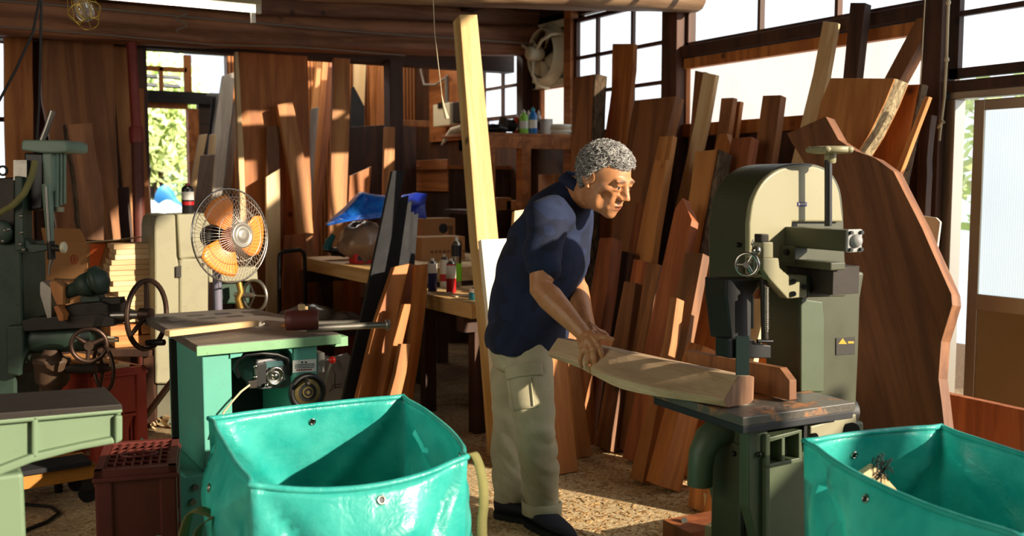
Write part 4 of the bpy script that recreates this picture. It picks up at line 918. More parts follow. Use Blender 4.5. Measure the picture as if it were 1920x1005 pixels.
MB().prism(fpoly([(78, 287), (98, 287), (99, 345), (97, 360), (80, 352)], -.01), GF * .08).build('quill_head', M['drillgreen'], mm, bevel=.008)
for q, (x0_, x1_) in enumerate(((100, 110), (111, 117), (118, 124))):
    MB().cyl(FP((x0_ + x1_) / 2, 287, .03 + q * .012), FP((x0_ + x1_) / 2, 388 - q * 3, .03 + q * .012), (x1_ - x0_) * .0011 * 1.05, n=14).build('cooling_rib', M['drillgreen'], mm)
MB().cyl(FP(111, 388, .04), FP(111, 397, .04), .02, n=14).build('rib_foot', M['beige'], mm)
MB().tube([FP(88, 345, .0), FP(92, 400, .0), FP(95, 462, .0)], [.022, .019, .013], 14).build('quill', M['drillgreen'], mm)
MB().tube([FP(86, 350, -.02), FP(92, 455, -.02)], .006, 8).build('depth_rod', M['steel'], mm)
MB().prism(fpoly([(30, 445), (48, 447), (58, 458), (96, 459), (98, 468), (60, 475), (32, 474)], -.02), GF * .06).build('stop_arm', M['oldgreen'], mm, bevel=.005)
MB().cyl(FP(95, 452, -.01), FP(97, 486, -.01), .016, n=14).build('chuck', M['darksteel'], mm)
MB().cyl(FP(98, 465, -.02), FP(122, 467, -.02), .013, n=12).build('clamp_bolt', M['darksteel'], mm)
MB().lathe(FP(115, 464, -.03), RGT, [(.018, 0), (.024, .004), (.024, .014), (.018, .018)], 14).build('clamp_knob', M['ivory'], mm)
MB().tube([FP(97, 484, -.01), FP(93, 500, -.01), FP(91, 517, -.01)], [.009, .006, .004], 10).build('hollow_chisel', M['steel'], mm)
for px, py in ((39, 405), (40, 436), (38, 458), (44, 468), (9, 432), (5, 452), (16, 430)): MB().ball(FP(px, py, -.035), .008, 6).build('bolt', M['steel'], mm)
MB().lathe(FP(4, 435, -.01), -GF, [(.05, 0), (.05, .02), (.04, .028), (.012, .03)], 24).build('side_disc', M['oldgreen'], mm)
MB().tube([FP(75, 272, .08), FP(88, 240, .08), FP(99, 208, .08)], [.012, .013, .014], 12).build('feed_handle', M['steel'], mm)
MB().tube([FP(66, 302, -.03), FP(60, 330, -.05), FP(46, 362, -.06), (FP(24, 385, -.06)), FP(-5, 402, -.05)], .013, 10).build('hose', M['webbing'], mm)
# cross table with vice and indexing head
tbm = MB().prism(fpoly([(40, 602), (60, 596), (190, 590), (212, 597), (212, 612), (44, 622)], -.06), GF * .26).build('cross_table', M['darksteel'], mm, bevel=.004)
MB().prism(fpoly([(118, 574), (190, 566), (202, 572), (202, 600), (118, 604)], -.05), GF * .2).build('table_slide', M['darksteel'], mm, bevel=.004)
for pl_, mt_, d_ in (([(74, 530), (80, 527), (97, 540), (97, 596), (88, 598), (74, 552)], 'steel', -.06), ([(92, 530), (100, 526), (118, 538), (118, 572), (106, 572), (96, 548)], 'tan', -.09), ([(100, 575), (108, 573), (119, 590), (119, 602), (110, 602)], 'orange', -.10)):
    MB().prism(fpoly(pl_, d_), GF * .07).build('vice_jaw', M[mt_], mm, bevel=.003)
MB().lathe(FP(120, 550, -.04), (FP(205, 518, -.04) - FP(120, 550, -.04)), [(.026, 0), (.030, .06), (.034, .062), (.048, .09), (.05, .12), (.044, .122), (.044, .135), (.06, .14), (.062, .165), (.05, .17), (.03, .19), (.0, .192)], 24).build('indexing_head', M['oldgreen'], mm)
MB().prism(fpoly([(148, 560), (160, 548), (178, 544), (186, 556), (188, 566), (152, 568)], -.03), GF * .06).build('head_bracket', M['oldgreen'], mm, bevel=.004)
MB().prism(fpoly([(186, 560), (226, 558), (226, 570), (188, 573)], -.02), GF * .05).build('slide_bar', M['darksteel'], mm, bevel=.003)
MB().cyl(FP(40, 636, .04), FP(180, 630, .04), .062, n=20).build('knee', M['oldgreen'], mm)
MB().prism(fpoly([(10, 612), (44, 610), (44, 660), (36, 706), (12, 702)], -.05), GF * .16).build('knee_block', M['oldgreen'], mm, bevel=.008)
# screw housing and jack screw
zf = FP(105, 880); mb = MB().lathe(FP(101, 770, 0), Z, [(.03, 0), (.034, .05), (.034, .09), (.055, .11), (.068, .13), (.07, .2), (.075, .205), (.075, .22), (.045, .23), (.03, .26)], 24)
mb.build('screw_housing', paint('rusty_casting', '4a3524', .6, .5, '1d140d'), mm)
b0 = FP(105, 790); mb = MB().cyl((b0.x, b0.y, 0), FP(105, 745), .016)
for i in range(14): mb.torus((b0.x, b0.y, .02 + i * .016), Z, .017, .003, 14, 5)
mb.build('jack_screw', M['darksteel'], mm)
def wheel(name, c, nrm, R, r, spokes, mat, parent, hub=.018, ph=.4, hl=.03):
    nrm = V(nrm).normalized(); u = nrm.cross(Z).normalized(); w = u.cross(nrm)
    mb = MB().torus(c, nrm, R, r, 36, 10)
    for i in range(spokes):
        a = ph + i * 2 * PI / spokes; mb.tube([c, c + (u * math.cos(a) + w * math.sin(a)) * R], [r * 1.1, r * .8], 8)
    mb.cyl(V(c) - nrm * hl, V(c) + nrm * hl * .6, hub); return mb.build(name, mat, parent)
ws = paint('worn_wheel_steel', '4d3a30', .35, .5, '1a100c', .7)
wheel('small_handwheel', FP(167, 647, -.16), GF * .9 - RGT * .35, .066, .009, 3, ws, mm)
MB().cyl(FP(167, 647, -.16), FP(150, 640, .03), .016).build('small_wheel_shaft', M['darksteel'], mm)
MB().tube([FP(196, 632, -.05), FP(222, 634, -.06), FP(222, 639, -.06), FP(196, 640, -.05)], .005, 6).build('pin_handle', M['ivory'], mm)
wheel('lift_handwheel', FP(194, 690, -.12), GF * .72 + RGT * .7, .092, .008, 3, ws, mm, ph=.1)
MB().cyl(FP(194, 690, -.12), FP(124, 692, 0), .020).build('lift_shaft', M['darksteel'], mm)
wheel('large_handwheel', FP(276, 590, -.02), RGT * .97 - GF * .22, .142, .011, 3, ws, mm, hub=.028, ph=PI / 2)
MB().cyl(FP(276, 590, -.02), FP(198, 592, -.02), .017).build('feed_shaft', M['steel'], mm)
MB().tube([FP(276, 642, -.03), FP(292, 642, -.06), FP(308, 642, -.07)], [.012, .014, .013], 10).build('crank_handle', M['black'], mm)
# diagonal steel prop and its bracket
a, b_ = PZ(244, 822, 0), P(340, 692, 4.5)
MB().bar(a + Z * .008, b_, .022, .022).build('steel_prop', M['steel'], label='straight grey steel bar slanting up from the floor behind the crates', cat='bar')
# ---------------------------------------------------------------- green woven bags
m, nt, b = mat_new('turquoise_woven_sheet'); L = nt.links.new
v = coords(nt, rnd=False); n1 = noise_n(nt, v, 9, 4, .6); n2 = noise_n(nt, coords(nt, (260, 260, 500), rnd=False), 1.0, 2)
w1 = N(nt, 'ShaderNodeTexWave', i_Scale=110.0, bands_direction='Z'); L(v, w1.inputs['Vector'])
c = mixc(nt, ramp(nt, n1, [(.3, 0), (.8, 1)]), lin('2abbb2'), lin('62dace'))
c = mixc(nt, ramp(nt, w1.outputs[1], [(.3, 0), (.8, .12)]), c, lin('0f8480'))
L(c, b.inputs['Base Color']); b.inputs['Roughness'].default_value = .3
n3 = noise_n(nt, v, 34, 3, .6, .5); bump(nt, b, n3, .22, .012)
tr = N(nt, 'ShaderNodeBsdfTranslucent'); L(c, tr.inputs[0]); mx = N(nt, 'ShaderNodeMixShader'); mx.inputs[0].default_value = .34
L(b.outputs[0], mx.inputs[1]); L(tr.outputs[0], mx.inputs[2]); L(mx.outputs[0], nt.nodes['Material Output'].inputs[0]); M['bag'] = m
def bag(label, rim, seed, eyes, sag=(.015, .015, .015, .015), bow=(.0, .0, .0, .0)):
    ctr = sum(rim, V()) / 4; t = thing('woven_bag', label, 'bag', (ctr.x, ctr.y, 0))
    base = [V((ctr.x + (p.x - ctr.x) * .94, ctr.y + (p.y - ctr.y) * .94, .004)) for p in rim]
    nrm = []
    for i in range(4):
        e = rim[(i + 1) % 4] - rim[i]; n_ = e.cross(Z).normalized(); nrm.append(n_ if n_.dot((rim[i] + rim[(i + 1) % 4]) / 2 - ctr) > 0 else -n_)
    def surf(i, u, v):
        a = rim[i].lerp(rim[(i + 1) % 4], u); c_ = base[i].lerp(base[(i + 1) % 4], u)
        p = a.lerp(c_, v); q = 4 * u * (1 - u)
        p.z -= sag[i] * q * (1 - v) ** 2
        d1 = abs((v + .02) - 1.15 * u); d2 = abs((v + .02) - 1.15 * (1 - u))
        cre = .032 * (1.3 * math.exp(-abs(d1) / .06) + 1.3 * math.exp(-abs(d2) / .06)) * min(1, q * 2.2) * (1 - .6 * v)
        nz = noise.noise(V((p.x * 4.2, p.y * 4.2, p.z * 4.2 + seed))) * .030 + noise.noise(V((p.x * 12 + seed, p.y * 12, p.z * 9))) * .010 + abs(noise.noise(V((p.x * 7, p.y * 7 + seed, p.z * 5)))) * .016
        return p + nrm[i] * ((bow[i] * q + .055 * math.sin(PI * min(1, v * 1.05)) * q - cre + nz * min(1, v * 5 + .12)) * min(1, q * 3))
    NU, NV = 30, 30; vs = []; idx = {}
    mb = MB()
    ring = [(i, j / NU) for i in range(4) for j in range(NU)]
    for k_ in range(NV + 1):
        for (i, u) in ring: vs.append(surf(i, u, k_ / NV))
    n_ = len(ring); fs_ = [(k_ * n_ + j, k_ * n_ + (j + 1) % n_, (k_ + 1) * n_ + (j + 1) % n_, (k_ + 1) * n_ + j) for k_ in range(NV) for j in range(n_)]
    fs_.append([NV * n_ + j for j in range(n_)])
    mb.add(vs, fs_, True); mb.build('sheet', M['bag'], t, solid=.0012)
    MB().tube([vs[j] + Z * .002 for j in range(n_)], .0075, 8, True).build('hem', M['bag'], t)
    for i, u, v_ in eyes:
        p = surf(i, u, v_); nn = (surf(i, u + .02, v_) - p).cross(surf(i, u, v_ + .02) - p).normalized()
        if nn.dot(CAM - p) < 0: nn = -nn
        ey = MB().torus(p + nn * .002, nn, .0085, .003, 20, 6).build('eyelet', M['chrome'], t)
        MB().lathe(p + nn * .0015, nn, [(.007, 0), (.007, .0006)], 16).build('eyelet_hole', M['black'], ey)
    return t, surf
def ribbon(name, pts, w, wd, mat, parent, label=None):
    pts = [V(p) for p in pts]; fine = []
    for i in range(len(pts) - 1):
        p0, p1, p2, p3 = pts[max(i - 1, 0)], pts[i], pts[i + 1], pts[min(i + 2, len(pts) - 1)]
        for j in range(6):
            s = j / 6; fine.append(.5 * (2 * p1 + (p2 - p0) * s + (2 * p0 - 5 * p1 + 4 * p2 - p3) * s * s + (3 * p1 - p0 - 3 * p2 + p3) * s ** 3))
    fine.append(pts[-1]); mb = MB(); vs = []
    for i, p in enumerate(fine):
        t_ = i / (len(fine) - 1); d = V(wd[0]).lerp(V(wd[1]), t_).normalized() * w / 2; vs += [p - d, p + d]
    mb.add(vs, [(2 * i, 2 * i + 1, 2 * i + 3, 2 * i + 2) for i in range(len(fine) - 1)], True)
    o = mb.build(name, mat, parent, solid=.0025)
    if label: o['label'] = label
    return o
RZ = .65
rimA = [PZ(391, 786, RZ), PZ(757, 744, RZ), PZ(876, 858, RZ), PZ(470, 912, RZ)]
bagA, sA = bag('bright turquoise woven bag standing open before the table saw', rimA, 3.3, [(0, .52, .075), (2, .45, .05), (1, .72, .06), (3, .55, .16)], (.0, .02, .03, .0), (.015, .045, .03, .0))
p = sA(3, .72, .05); d = -RGT * .9 - GF * .45
ribbon('strap', [sA(3, .50, .25) - d * .005, sA(3, .52, .27) + d * .05 + Z * .02, sA(3, .52, .45) + d * .085, sA(3, .5, .7) + d * .085, sA(3, .48, .97) + d * .07], .045, (GF, GF * .7 + RGT * .7), M['webbing'], bagA, 'olive webbing strap')
ribbon('strap', [sA(3, .40, .22) - d * .005, sA(3, .36, .26) + d * .04, sA(3, .26, .40) + d * .055, sA(3, .20, .55) + d * .06, sA(3, .12, .75) + d * .05, sA(3, .08, .97) + d * .05], .038, (GF, GF * .4 + RGT * .9), M['webbing'], bagA, 'olive webbing strap')
p = sA(1, .86, .02); d = RGT
ribbon('strap', [p + d * .0 - Z * .01, p + d * .025 + Z * .004, p + d * .045 - Z * .05, p + d * .05 - Z * .12, p + d * .045 - Z * .2, p + d * .06 - Z * .4, p + d * .06 - Z * .60], .028, (GF * .8 + RGT * .6, RGT * .9 + GF * .3), M['webbing'], bagA, 'olive webbing strap')
l0, b0, d0 = PZ(1507, 828, RZ), PZ(1765, 800, RZ), PZ(1915, 1010, RZ)
bx = b0 + (b0 - l0) * .25
rimB = [l0, b0, b0 + (d0 - l0) + (b0 - l0) * .18, d0]
bagB, sB = bag('turquoise woven bag with wooden offcuts in it, in front of the dark slab', rimB, 8.1, [(0, .40, .09), (3, .58, .06)], (.0, .02, .0, .015), (.01, .02, .01, .02))
a = PZ(1632, 885, .55); gx = (b0 - l0).normalized(); gy = (d0 - l0).normalized()
oc = MB().obox(sB(3, .62, .45) + gx * .10 + Z * .0, gx * .12 - Z * .20 * .0, gy * .022, Z * .26).v
q0 = PP(1618, 872, l0 + gx * .10, gy.cross(Z).normalized())
pl_ = [PP(x, y, l0 + gy * .11, gy) for x, y in ((1631, 869), (1677, 920), (1672, 1000), (1600, 1000), (1598, 890))]
MB().prism([(p.x, p.y, max(p.z, .02)) for p in pl_], gy * .022).build('offcut', M['pale'], label='wedge-shaped wooden offcut sticking up inside the right turquoise bag', cat='wood offcut', bevel=.001)
mb = MB(); c = PP(1652, 868, l0 + gy * .22, gy); rr = random.Random(4)
for i in range(9):
    mb.tube([c + gx * rr.uniform(-.025, .025) + Z * rr.uniform(-.05, .02) + gy * rr.uniform(-.02, .02) for _ in range(6)], .0012, 4)
mb.tube([c, c - Z * .2 + gy * .01, c - Z * .5], .002, 5)
mb.build('wire_netting', M['darksteel'], label='small tangle of dark wire netting inside the right turquoise bag', cat='wire')
# ---------------------------------------------------------------- crates used as stools
def crate(name, label, c00, ex, ey, h, mat, z0=0, grid=True):
    """an upright bottle crate: corner posts, upper panels, rails, arched lower ribs, a ribbed top"""
    c00 = V((c00.x, c00.y, z0)); t = thing(name, label, 'crate', c00 + (ex + ey) / 2)
    lx, ly = ex.length, ey.length; x, y = ex.normalized(), ey.normalized(); pw = .05
    def q(a, b_, z): return c00 + x * a + y * b_ + Z * z
    for a in (0, lx - pw):
        for b_ in (0, ly - pw):
            MB().obox(q(a, b_, 0), x * pw, y * pw, Z * (h - .03)).build('corner_post', mat, t, bevel=.006)
    for (a, b_, dx, dy) in ((pw, .008, lx - 2 * pw, .01), (pw, ly - .018, lx - 2 * pw, .01), (.008, pw, .01, ly - 2 * pw), (lx - .018, pw, .01, ly - 2 * pw)):
        MB().obox(q(a, b_, h * .52), x * dx, y * dy, Z * (h * .42)).build('side_panel', mat, t)
        long_x = dx > dy
        mb = MB().obox(q(a, b_ - (.006 if long_x else 0), h * .47), x * (dx if long_x else dx + .004), y * (dy + .006 if long_x else dy), Z * .014)
        mb.build('rail', mat, t, bevel=.002)
        n_ = 2
        for k_ in range(1, n_ + 1):
            f = k_ / (n_ + 1); w0, w1 = .022, .075
            o = (q(a + dx * f, b_, 0), x) if long_x else (q(a, b_ + dy * f, 0), y); nn = y * .01 if long_x else x * .01
            pr = [o[0] + o[1] * s + Z * z for s, z in ((-w0 / 2, .03), (w0 / 2, .03), (w0 / 2, h * .32), (w0 * .9, h * .40), (w1 / 2, h * .47), (-w1 / 2, h * .47), (-w0 * .9, h * .40), (-w0 / 2, h * .32))]
            MB().prism(pr, nn).build('rib', mat, t)
        MB().obox(q(a, b_, 0), x * dx, y * dy, Z * .03).build('bottom_rail', mat, t)
    MB().obox(q(-.006, -.006, h - .036), x * (lx + .012), y * (ly + .012), Z * .014).build('top_flange', mat, t, bevel=.003)
    fr = MB(); e = .022
    for (a, b_, dx, dy) in ((0, 0, lx, e), (0, ly - e, lx, e), (0, 0, e, ly), (lx - e, 0, e, ly)): fr.obox(q(a, b_, h - .024), x * dx, y * dy, Z * .024)
    if grid:
        nx_, ny_ = 9, 7
        for i in range(1, nx_): fr.obox(q(lx * i / nx_ - .003, e, h - .020), x * .006, y * (ly - 2 * e), Z * .016)
        for j in range(1, ny_): fr.obox(q(e, ly * j / ny_ - .003, h - .020), x * (lx - 2 * e), y * .006, Z * .016)
        rs = []; c = q(lx / 2, ly / 2, h - .002)
        fr.tube([c + x * math.cos(a_) * .055 + y * math.sin(a_) * .032 for a_ in [i * 2 * PI / 24 for i in range(24)]], .004, 6, True)
    fr.build('top_grid', mat, t)
    return t
a, b_, e = PZ(176, 884, .45), PZ(330, 872, .45), PZ(190, 830, .45)
xx = (b_ - a); xx.z = 0; yy = Z.cross(xx).normalized() * (e - a).length
crate('crate', 'maroon plastic crate stood up as a stool, next to the turquoise bag', a, xx, yy, .45, M['cratebrown'])
a = PZ(173, 690, .46); dx = (RGT * .74 + GF * .67); dy = (-RGT * .80 + GF * .60)
crc = crate('crate', 'red plastic crate with planks on top, under the mortising machine', V((a.x, a.y, 0)), dx * .25, dy.normalized() * .33, .44, M['cratered'], grid=False)
c0 = V((a.x, a.y, .441)); x, y = dx.normalized(), dy.normalized()
def plank(label, o, ax_, ln, wd, th, mat, name='plank', **k):
    ax_ = V(ax_).normalized(); s = Z.cross(ax_).normalized(); o = V(o); Mx = Matrix((s, -ax_.cross(Z).cross(Z).normalized() if 0 else Z.cross(s) * -1, Z)).transposed().to_4x4()
    Mx = Matrix.Translation(o) @ ax_.to_track_quat('Z', 'Y').to_matrix().to_4x4()
    return MB().obox(o, ax_ * ln, s * wd, Z * th).build(name, M[mat], M=Mx, label=label, cat=k.pop('cat', 'plank'), bevel=.002, **k)
plank('lower pale plank on the red crate', c0 + y * -.02 + x * -.02, y, .42, -.20, .016, 'pale')
plank('upper sawdusty plank on the red crate', c0 + y * .03 - x * .0 + Z * .0165, y, .36, -.15, .014, 'tan')
# ---------------------------------------------------------------- jointer bed at the lower left
YJ = 2.54
def JP(px, py, dy=0): return PY(px, py, YJ + dy)
jt = thing('jointer', 'pale green cast jointer bed with dark steel top, at the left edge', 'jointer', (JP(-120, 900).x, YJ + .1, 0))
jp = lambda pts, dy=0: [JP(x_, y_, dy) for x_, y_ in pts]
MB().prism(jp([(-200, 789), (228, 758), (230, 768), (-200, 806)]), Y * .24).build('steel_top', M['darksteel'], jt, bevel=.002)
MB().prism(jp([(-200, 806), (228, 768), (226, 800), (214, 830), (150, 842), (60, 866), (-40, 905), (-200, 925)], .02), Y * .2).build('casting', M['jointer'], jt, bevel=.006)
mb = MB().prism(jp([(-200, 803), (230, 766), (230, 775), (-200, 815)]), Y * .03).prism(jp([(-200, 908), (-40, 890), (60, 852), (150, 832), (212, 820), (216, 832), (150, 844), (60, 868), (-40, 908), (-200, 928)]), Y * .03)
for x0_, x1_ in ((60, 72), (216, 230)): mb.prism(jp([(x0_, 780), (x1_, 779), (x1_, 826 if x1_ > 200 else 858), (x0_, 834 if x1_ > 200 else 862)]), Y * .03)
mb.build('rib_frame', M['jointer'], jt, bevel=.005, seg=3)
q_ = JP(-160, 900); MB().box((q_.x - .3, YJ + .03, 0), (q_.x + .22, YJ + .2, .62)).build('pedestal', M['jointer'], jt, bevel=.01)
# yellow dolly with a caster
dl = thing('dolly', 'yellow steel dolly on black casters under the jointer', 'dolly', PZ(100, 930, 0))
a, b_ = PZ(-60, 918, .13), PZ(178, 880, .13)
MB().bar(a, b_, .05, .06).build('side_beam', M['yellowsteel'], dl, bevel=.003)
dd = (b_ - a).normalized(); sd = Z.cross(dd)
MB().bar(a + sd * .18, b_ + sd * .18, .05, .06).build('side_beam', M['yellowsteel'], dl, bevel=.003)
MB().bar(a + dd * .1, a + dd * .1 + sd * .18, .05, .06).build('cross_beam', M['yellowsteel'], dl, bevel=.003)
for f, g in ((.93, 0), (.10, 0), (.93, .18), (.10, .18)):
    c = a.lerp(b_, f) + sd * g
    cs = MB().cyl((c.x, c.y, .06), (c.x, c.y, .10), .02).obox(V((c.x, c.y, .05)) - dd * .02 - sd * .022, dd * .04, sd * .004, Z * .05).obox(V((c.x, c.y, .05)) - dd * .02 + sd * .018, dd * .04, sd * .004, Z * .05).build('caster', M['darksteel'], dl)
    MB().cyl(V((c.x, c.y, .035)) - sd * .013, V((c.x, c.y, .035)) + sd * .013, .035, n=20).build('wheel', M['rubber'], cs)
block('dark steel plate lying on the yellow dolly', PZ(100, 872, .17), dd, .26, .14, .02, 'charcoal', dz=.162, name='plate', cat='plate')
rr = random.Random(8); pts = [PZ(-20, 950, .008), PZ(40, 945, .008), PZ(95, 950, .008), PZ(110, 962, .008), PZ(88, 978, .008), PZ(45, 995, .008), PZ(10, 1012, .008), PZ(-20, 1030, .008)]
MB().tube(arc3(pts) if 'arc3' in globals() else pts, .0065, 8).build('cable', M['blackcable'], label='black cable looping on the floor under the jointer', cat='cable')
# ---------------------------------------------------------------- cardboard box, stack of laths, heap
pf = thing('low_platform', 'dark low wooden platform behind the mortising machine', 'platform', PZ(190, 760, 0))
a = P(60, 655, 5.25); b_ = P(280, 655, 5.25); zt = a.z
MB().obox(V((a.x, a.y, zt - .04)), (b_ - a), GF * .42, Z * .04).build('deck', M['dark'], pf, bevel=.003)
for f in (.05, .93):
    for g in (.03, .34): 
        c = a.lerp(b_, f) + GF * g; MB().obox(V((c.x, c.y, 0)), (b_ - a).normalized() * .05, GF * .05, Z * (zt - .04)).build('leg', M['dark'], pf)
cb_ = thing('cardboard_box', 'open printed cardboard box behind the mortising machine', 'cardboard box', (P(125, 600, 5.45).x, P(125, 600, 5.45).y, zt))
q = P(165, 560, 5.42); q = V((q.x, q.y, zt + .001)); ux = (-RGT * .9 + GF * .35).normalized(); uy = (RGT * .62 + GF * .72).normalized(); hz = PP(165, 455, q, GF).z - zt; W1, W2 = .30, .22
zt_ = Z * hz
for nm, o, e in (('front_panel', q, ux * W1), ('side_panel', q, uy * W2), ('back_panel', q + uy * W2, ux * W1), ('far_panel', q + ux * W1, uy * W2)):
    n_ = e.cross(Z).normalized() * .003; MB().obox(o, e, n_, zt_).build(nm, M['card'], cb_)
MB().obox(q, ux * W1, uy * W2, Z * .004).build('bottom', M['card'], cb_)
MB().prism([q + zt_, q + zt_ + ux * W1, q + zt_ + ux * (W1 - .01) - uy * .02 + Z * .075, q + zt_ + ux * .02 - uy * .02 + Z * .075], uy * .004).build('flap', M['card'], cb_)
MB().prism([q + zt_, q + zt_ + uy * W2, q + zt_ + uy * W2 - ux * .14 + Z * .025, q + zt_ - ux * .16 + Z * .012], Z * .004).build('flap', M['cardin'], cb_)['label'] = 'pale inner side of a flap'
fo = -uy * .0 - ux.cross(Z).normalized() * .0
nf = ux.cross(Z).normalized(); nf = nf if nf.dot(CAM - q) > 0 else -nf; ns = uy.cross(Z).normalized(); ns = ns if ns.dot(CAM - q) > 0 else -ns
def fr_(a, z): return q + ux * a + Z * (z * hz) + nf * .0045
pr = MB(); tk = ux * .003
for (a0, z0, a1, z1) in ((.03, .62, .23, .635), (.03, .18, .23, .195), (.03, .18, .034, .63), (.226, .18, .23, .63), (.17, .18, .174, .63), (.03, .34, .23, .352)): pr.prism([fr_(a0, z0), fr_(a1, z0), fr_(a1, z1), fr_(a0, z1)], nf * .0006)
rr = random.Random(3)
for z in (.50, .24):
    for k_ in range(7): a0 = .045 + k_ * .017; pr.prism([fr_(a0, z), fr_(a0 + .011, z), fr_(a0 + .011, z + .06), fr_(a0, z + .06)], nf * .0006)
for k_ in range(2): pr.prism([fr_(.185, .42 + k_ * .1), fr_(.21, .42 + k_ * .1), fr_(.21, .49 + k_ * .1), fr_(.185, .49 + k_ * .1)], nf * .0006)
pr.build('print', plain('box_ink', '4a3a1c', .8), cb_)
c = fr_(.085, .83); rg = MB().torus(c, nf, .024, .0022, 24, 4); rg.prism([c - ux * .012 - Z * .010, c + ux * .012 - Z * .010, c + ux * .010 - Z * .006, c - ux * .010 - Z * .006], nf * .0008).prism([c - ux * .002 - Z * .016, c + ux * .002 - Z * .016, c + ux * .002 + Z * .016, c - ux * .002 + Z * .016], nf * .0008).prism([c - ux * .012 + Z * .004, c + ux * .012 + Z * .004, c + ux * .012 + Z * .008, c - ux * .012 + Z * .008], nf * .0008).build('red_stamp', plain('red_ink', 'b8442a', .8), cb_)
def sd_(a, z): return q + uy * a + Z * (z * hz) + ns * .0045
MB().prism([sd_(.02, .98), sd_(.11, .98), sd_(.055, .70), sd_(.075, .45), sd_(.03, .35), sd_(.01, .6)], ns * .0006).build('orange_print', plain('orange_ink', 'd8622a', .8), cb_)
mb = MB()
for k_ in range(4): mb.prism([sd_(.12 + k_ * .022, .60 + k_ * .04), sd_(.137 + k_ * .022, .62 + k_ * .04), sd_(.137 + k_ * .022, .80 + k_ * .03), sd_(.12 + k_ * .022, .78 + k_ * .03)], ns * .0006)
mb.build('green_print', plain('green_ink', '6f9a2a', .8), cb_)
# laths
rr = random.Random(12); a = P(214, 640, 5.30); yl = a.y; nl = 15; z = zt + .13
ztop = PP(250, 458, a, GF).z; th = (ztop - z) / nl
st0 = z
for i in range(nl):
    dxo = rr.uniform(-.015, .035); wx = rr.uniform(.30, .36)
    lab = 'thin pale lath, %s of the stack beside the cardboard box' % ('topmost' if i == nl - 1 else 'lowest' if i == 0 else 'inside')
    o = V((a.x, a.y, z)) + X * dxo + Y * rr.uniform(0, .01)
    MB().obox(o, X * wx, Y * .2, Z * (th - .0015)).build('lath', M['pale'], M=Matrix.Translation(o) @ X.to_track_quat('Z', 'Y').to_matrix().to_4x4(), label=lab, cat='lath', group='laths in the stack', bevel=.0015)
    z += th
for i, (dx_, w_, h_) in enumerate(((.0, .12, .06), (.125, .10, .055), (.235, .10, .06), (-.02, .14, .055), (.14, .17, .06))):
    zz = zt + .001 + (.062 if i > 2 else 0); o = V((a.x - .0, a.y - .02, zz)) + X * dx_
    MB().obox(o, X * w_, Y * .2, Z * h_).build('wood_block', M['tan'], M=Matrix.Translation(o) @ X.to_track_quat('Z', 'Y').to_matrix().to_4x4(), bevel=.003, cat='wood block', group='blocks under the stack of laths', label='short wood block under the stack of laths')
# sacks / dark heap beneath and curled shavings on the floor
M['burlap'] = fabric('dusty_sack', '2c2016', '5a442c', 160)
lump(PZ(236, 735, .13), (.24, .18, .14), 2, .3, 16).build('dusty_sack', M['burlap'], label='dark dusty sack slumped under the stack of laths', cat='sack')
lump(PZ(58, 745, .12), (.17, .15, .13), 6, .35).build('dusty_sack', fabric('tan_sack', '5a442c', '8f744c', 160), label='tan dusty sack left of the red crate', cat='sack')
rr = random.Random(31); mb = MB()
def shave(c, s, rr):
    a0 = rr.uniform(0, 6.28); dr = V((math.cos(a0), math.sin(a0), rr.uniform(-.2, .4))); up = V((0, 0, 1)); pts = []; r0 = s * rr.uniform(.2, .4); wv = dr.cross(up).normalized() * s * rr.uniform(.15, .35)
    vs = []
    for i in range(9):
        t_ = i / 8 * rr.uniform(3.5, 5.5); p = V(c) + dr * (math.sin(t_) * r0 + i * s * .04) + up * ((1 - math.cos(t_)) * r0 + .003); vs += [p - wv, p + wv]
    return vs, [(2 * i, 2 * i + 1, 2 * i + 3, 2 * i + 2) for i in range(8)]
for k_ in range(170):
    c = PZ(rr.gauss(300, 24), rr.gauss(775, 14), 0); vs, fs_ = shave(c, rr.uniform(.04, .09), rr); mb.add(vs, fs_, True)
mb.build('wood_shavings', M['pale'], label='curled wood shavings heaped on the floor under the beige machine', cat='shavings', kind='stuff')
mb = MB(); rr = random.Random(77)
for k_ in range(2600):
    px, py = rr.uniform(900, 1400), rr.uniform(810, 1004) if k_ < 1900 else rr.uniform(720, 1000)
    if k_ >= 1900: px = rr.uniform(20, 960)
    c = PZ(px, py, 0); a0 = rr.uniform(0, PI); l_ = rr.uniform(.003, .014) if rr.random() < .93 else rr.uniform(.02, .05); w_ = rr.uniform(.0012, .004)
    d = V((math.cos(a0), math.sin(a0), 0)); s = d.cross(Z); h_ = rr.uniform(.001, .003)
    mb.obox(c - d * l_ - s * w_, d * l_ * 2, s * w_ * 2, Z * h_)
mb.build('wood_chips', wood('chip_wood', '6a4422', 'd8b078', axis='X', var=0, fig=4), label='splinters and chips strewn over the sawdust floor', cat='wood chips', kind='stuff', M=Matrix.Identity(4))
# ---------------------------------------------------------------- work benches and what lies on them
def leg(t, c, w, h, mat='dark'): return MB().box((c[0] - w / 2, c[1] - w / 2, 0), (c[0] + w / 2, c[1] + w / 2, h)).build('leg', M[mat], t, bevel=.003)
c1 = PZ(565, 482, .80); xa, ya1 = c1.x, c1.y
wa = thing('workbench', 'long bench with thick pale plank top carrying the blue tarpaulin', 'workbench', (xa + .45, ya1 - .65, 0))
MB().box((xa, ya1 - 1.30, .715), (xa + 1.15, ya1, .80)).build('bench_top', M['benchwood'], wa, bevel=.004)
for x_, y_ in ((xa + .12, ya1 - .12), (xa + 1.0, ya1 - .12), (xa + .12, ya1 - 1.2), (xa + 1.0, ya1 - 1.2)): leg(wa, (x_, y_), .09, .64)
for y_ in (ya1 - .12, ya1 - 1.2): MB().box((xa - .04, y_ - .05, .64), (xa + 1.1, y_ + .05, .713)).build('cross_beam', M['dark'], wa)
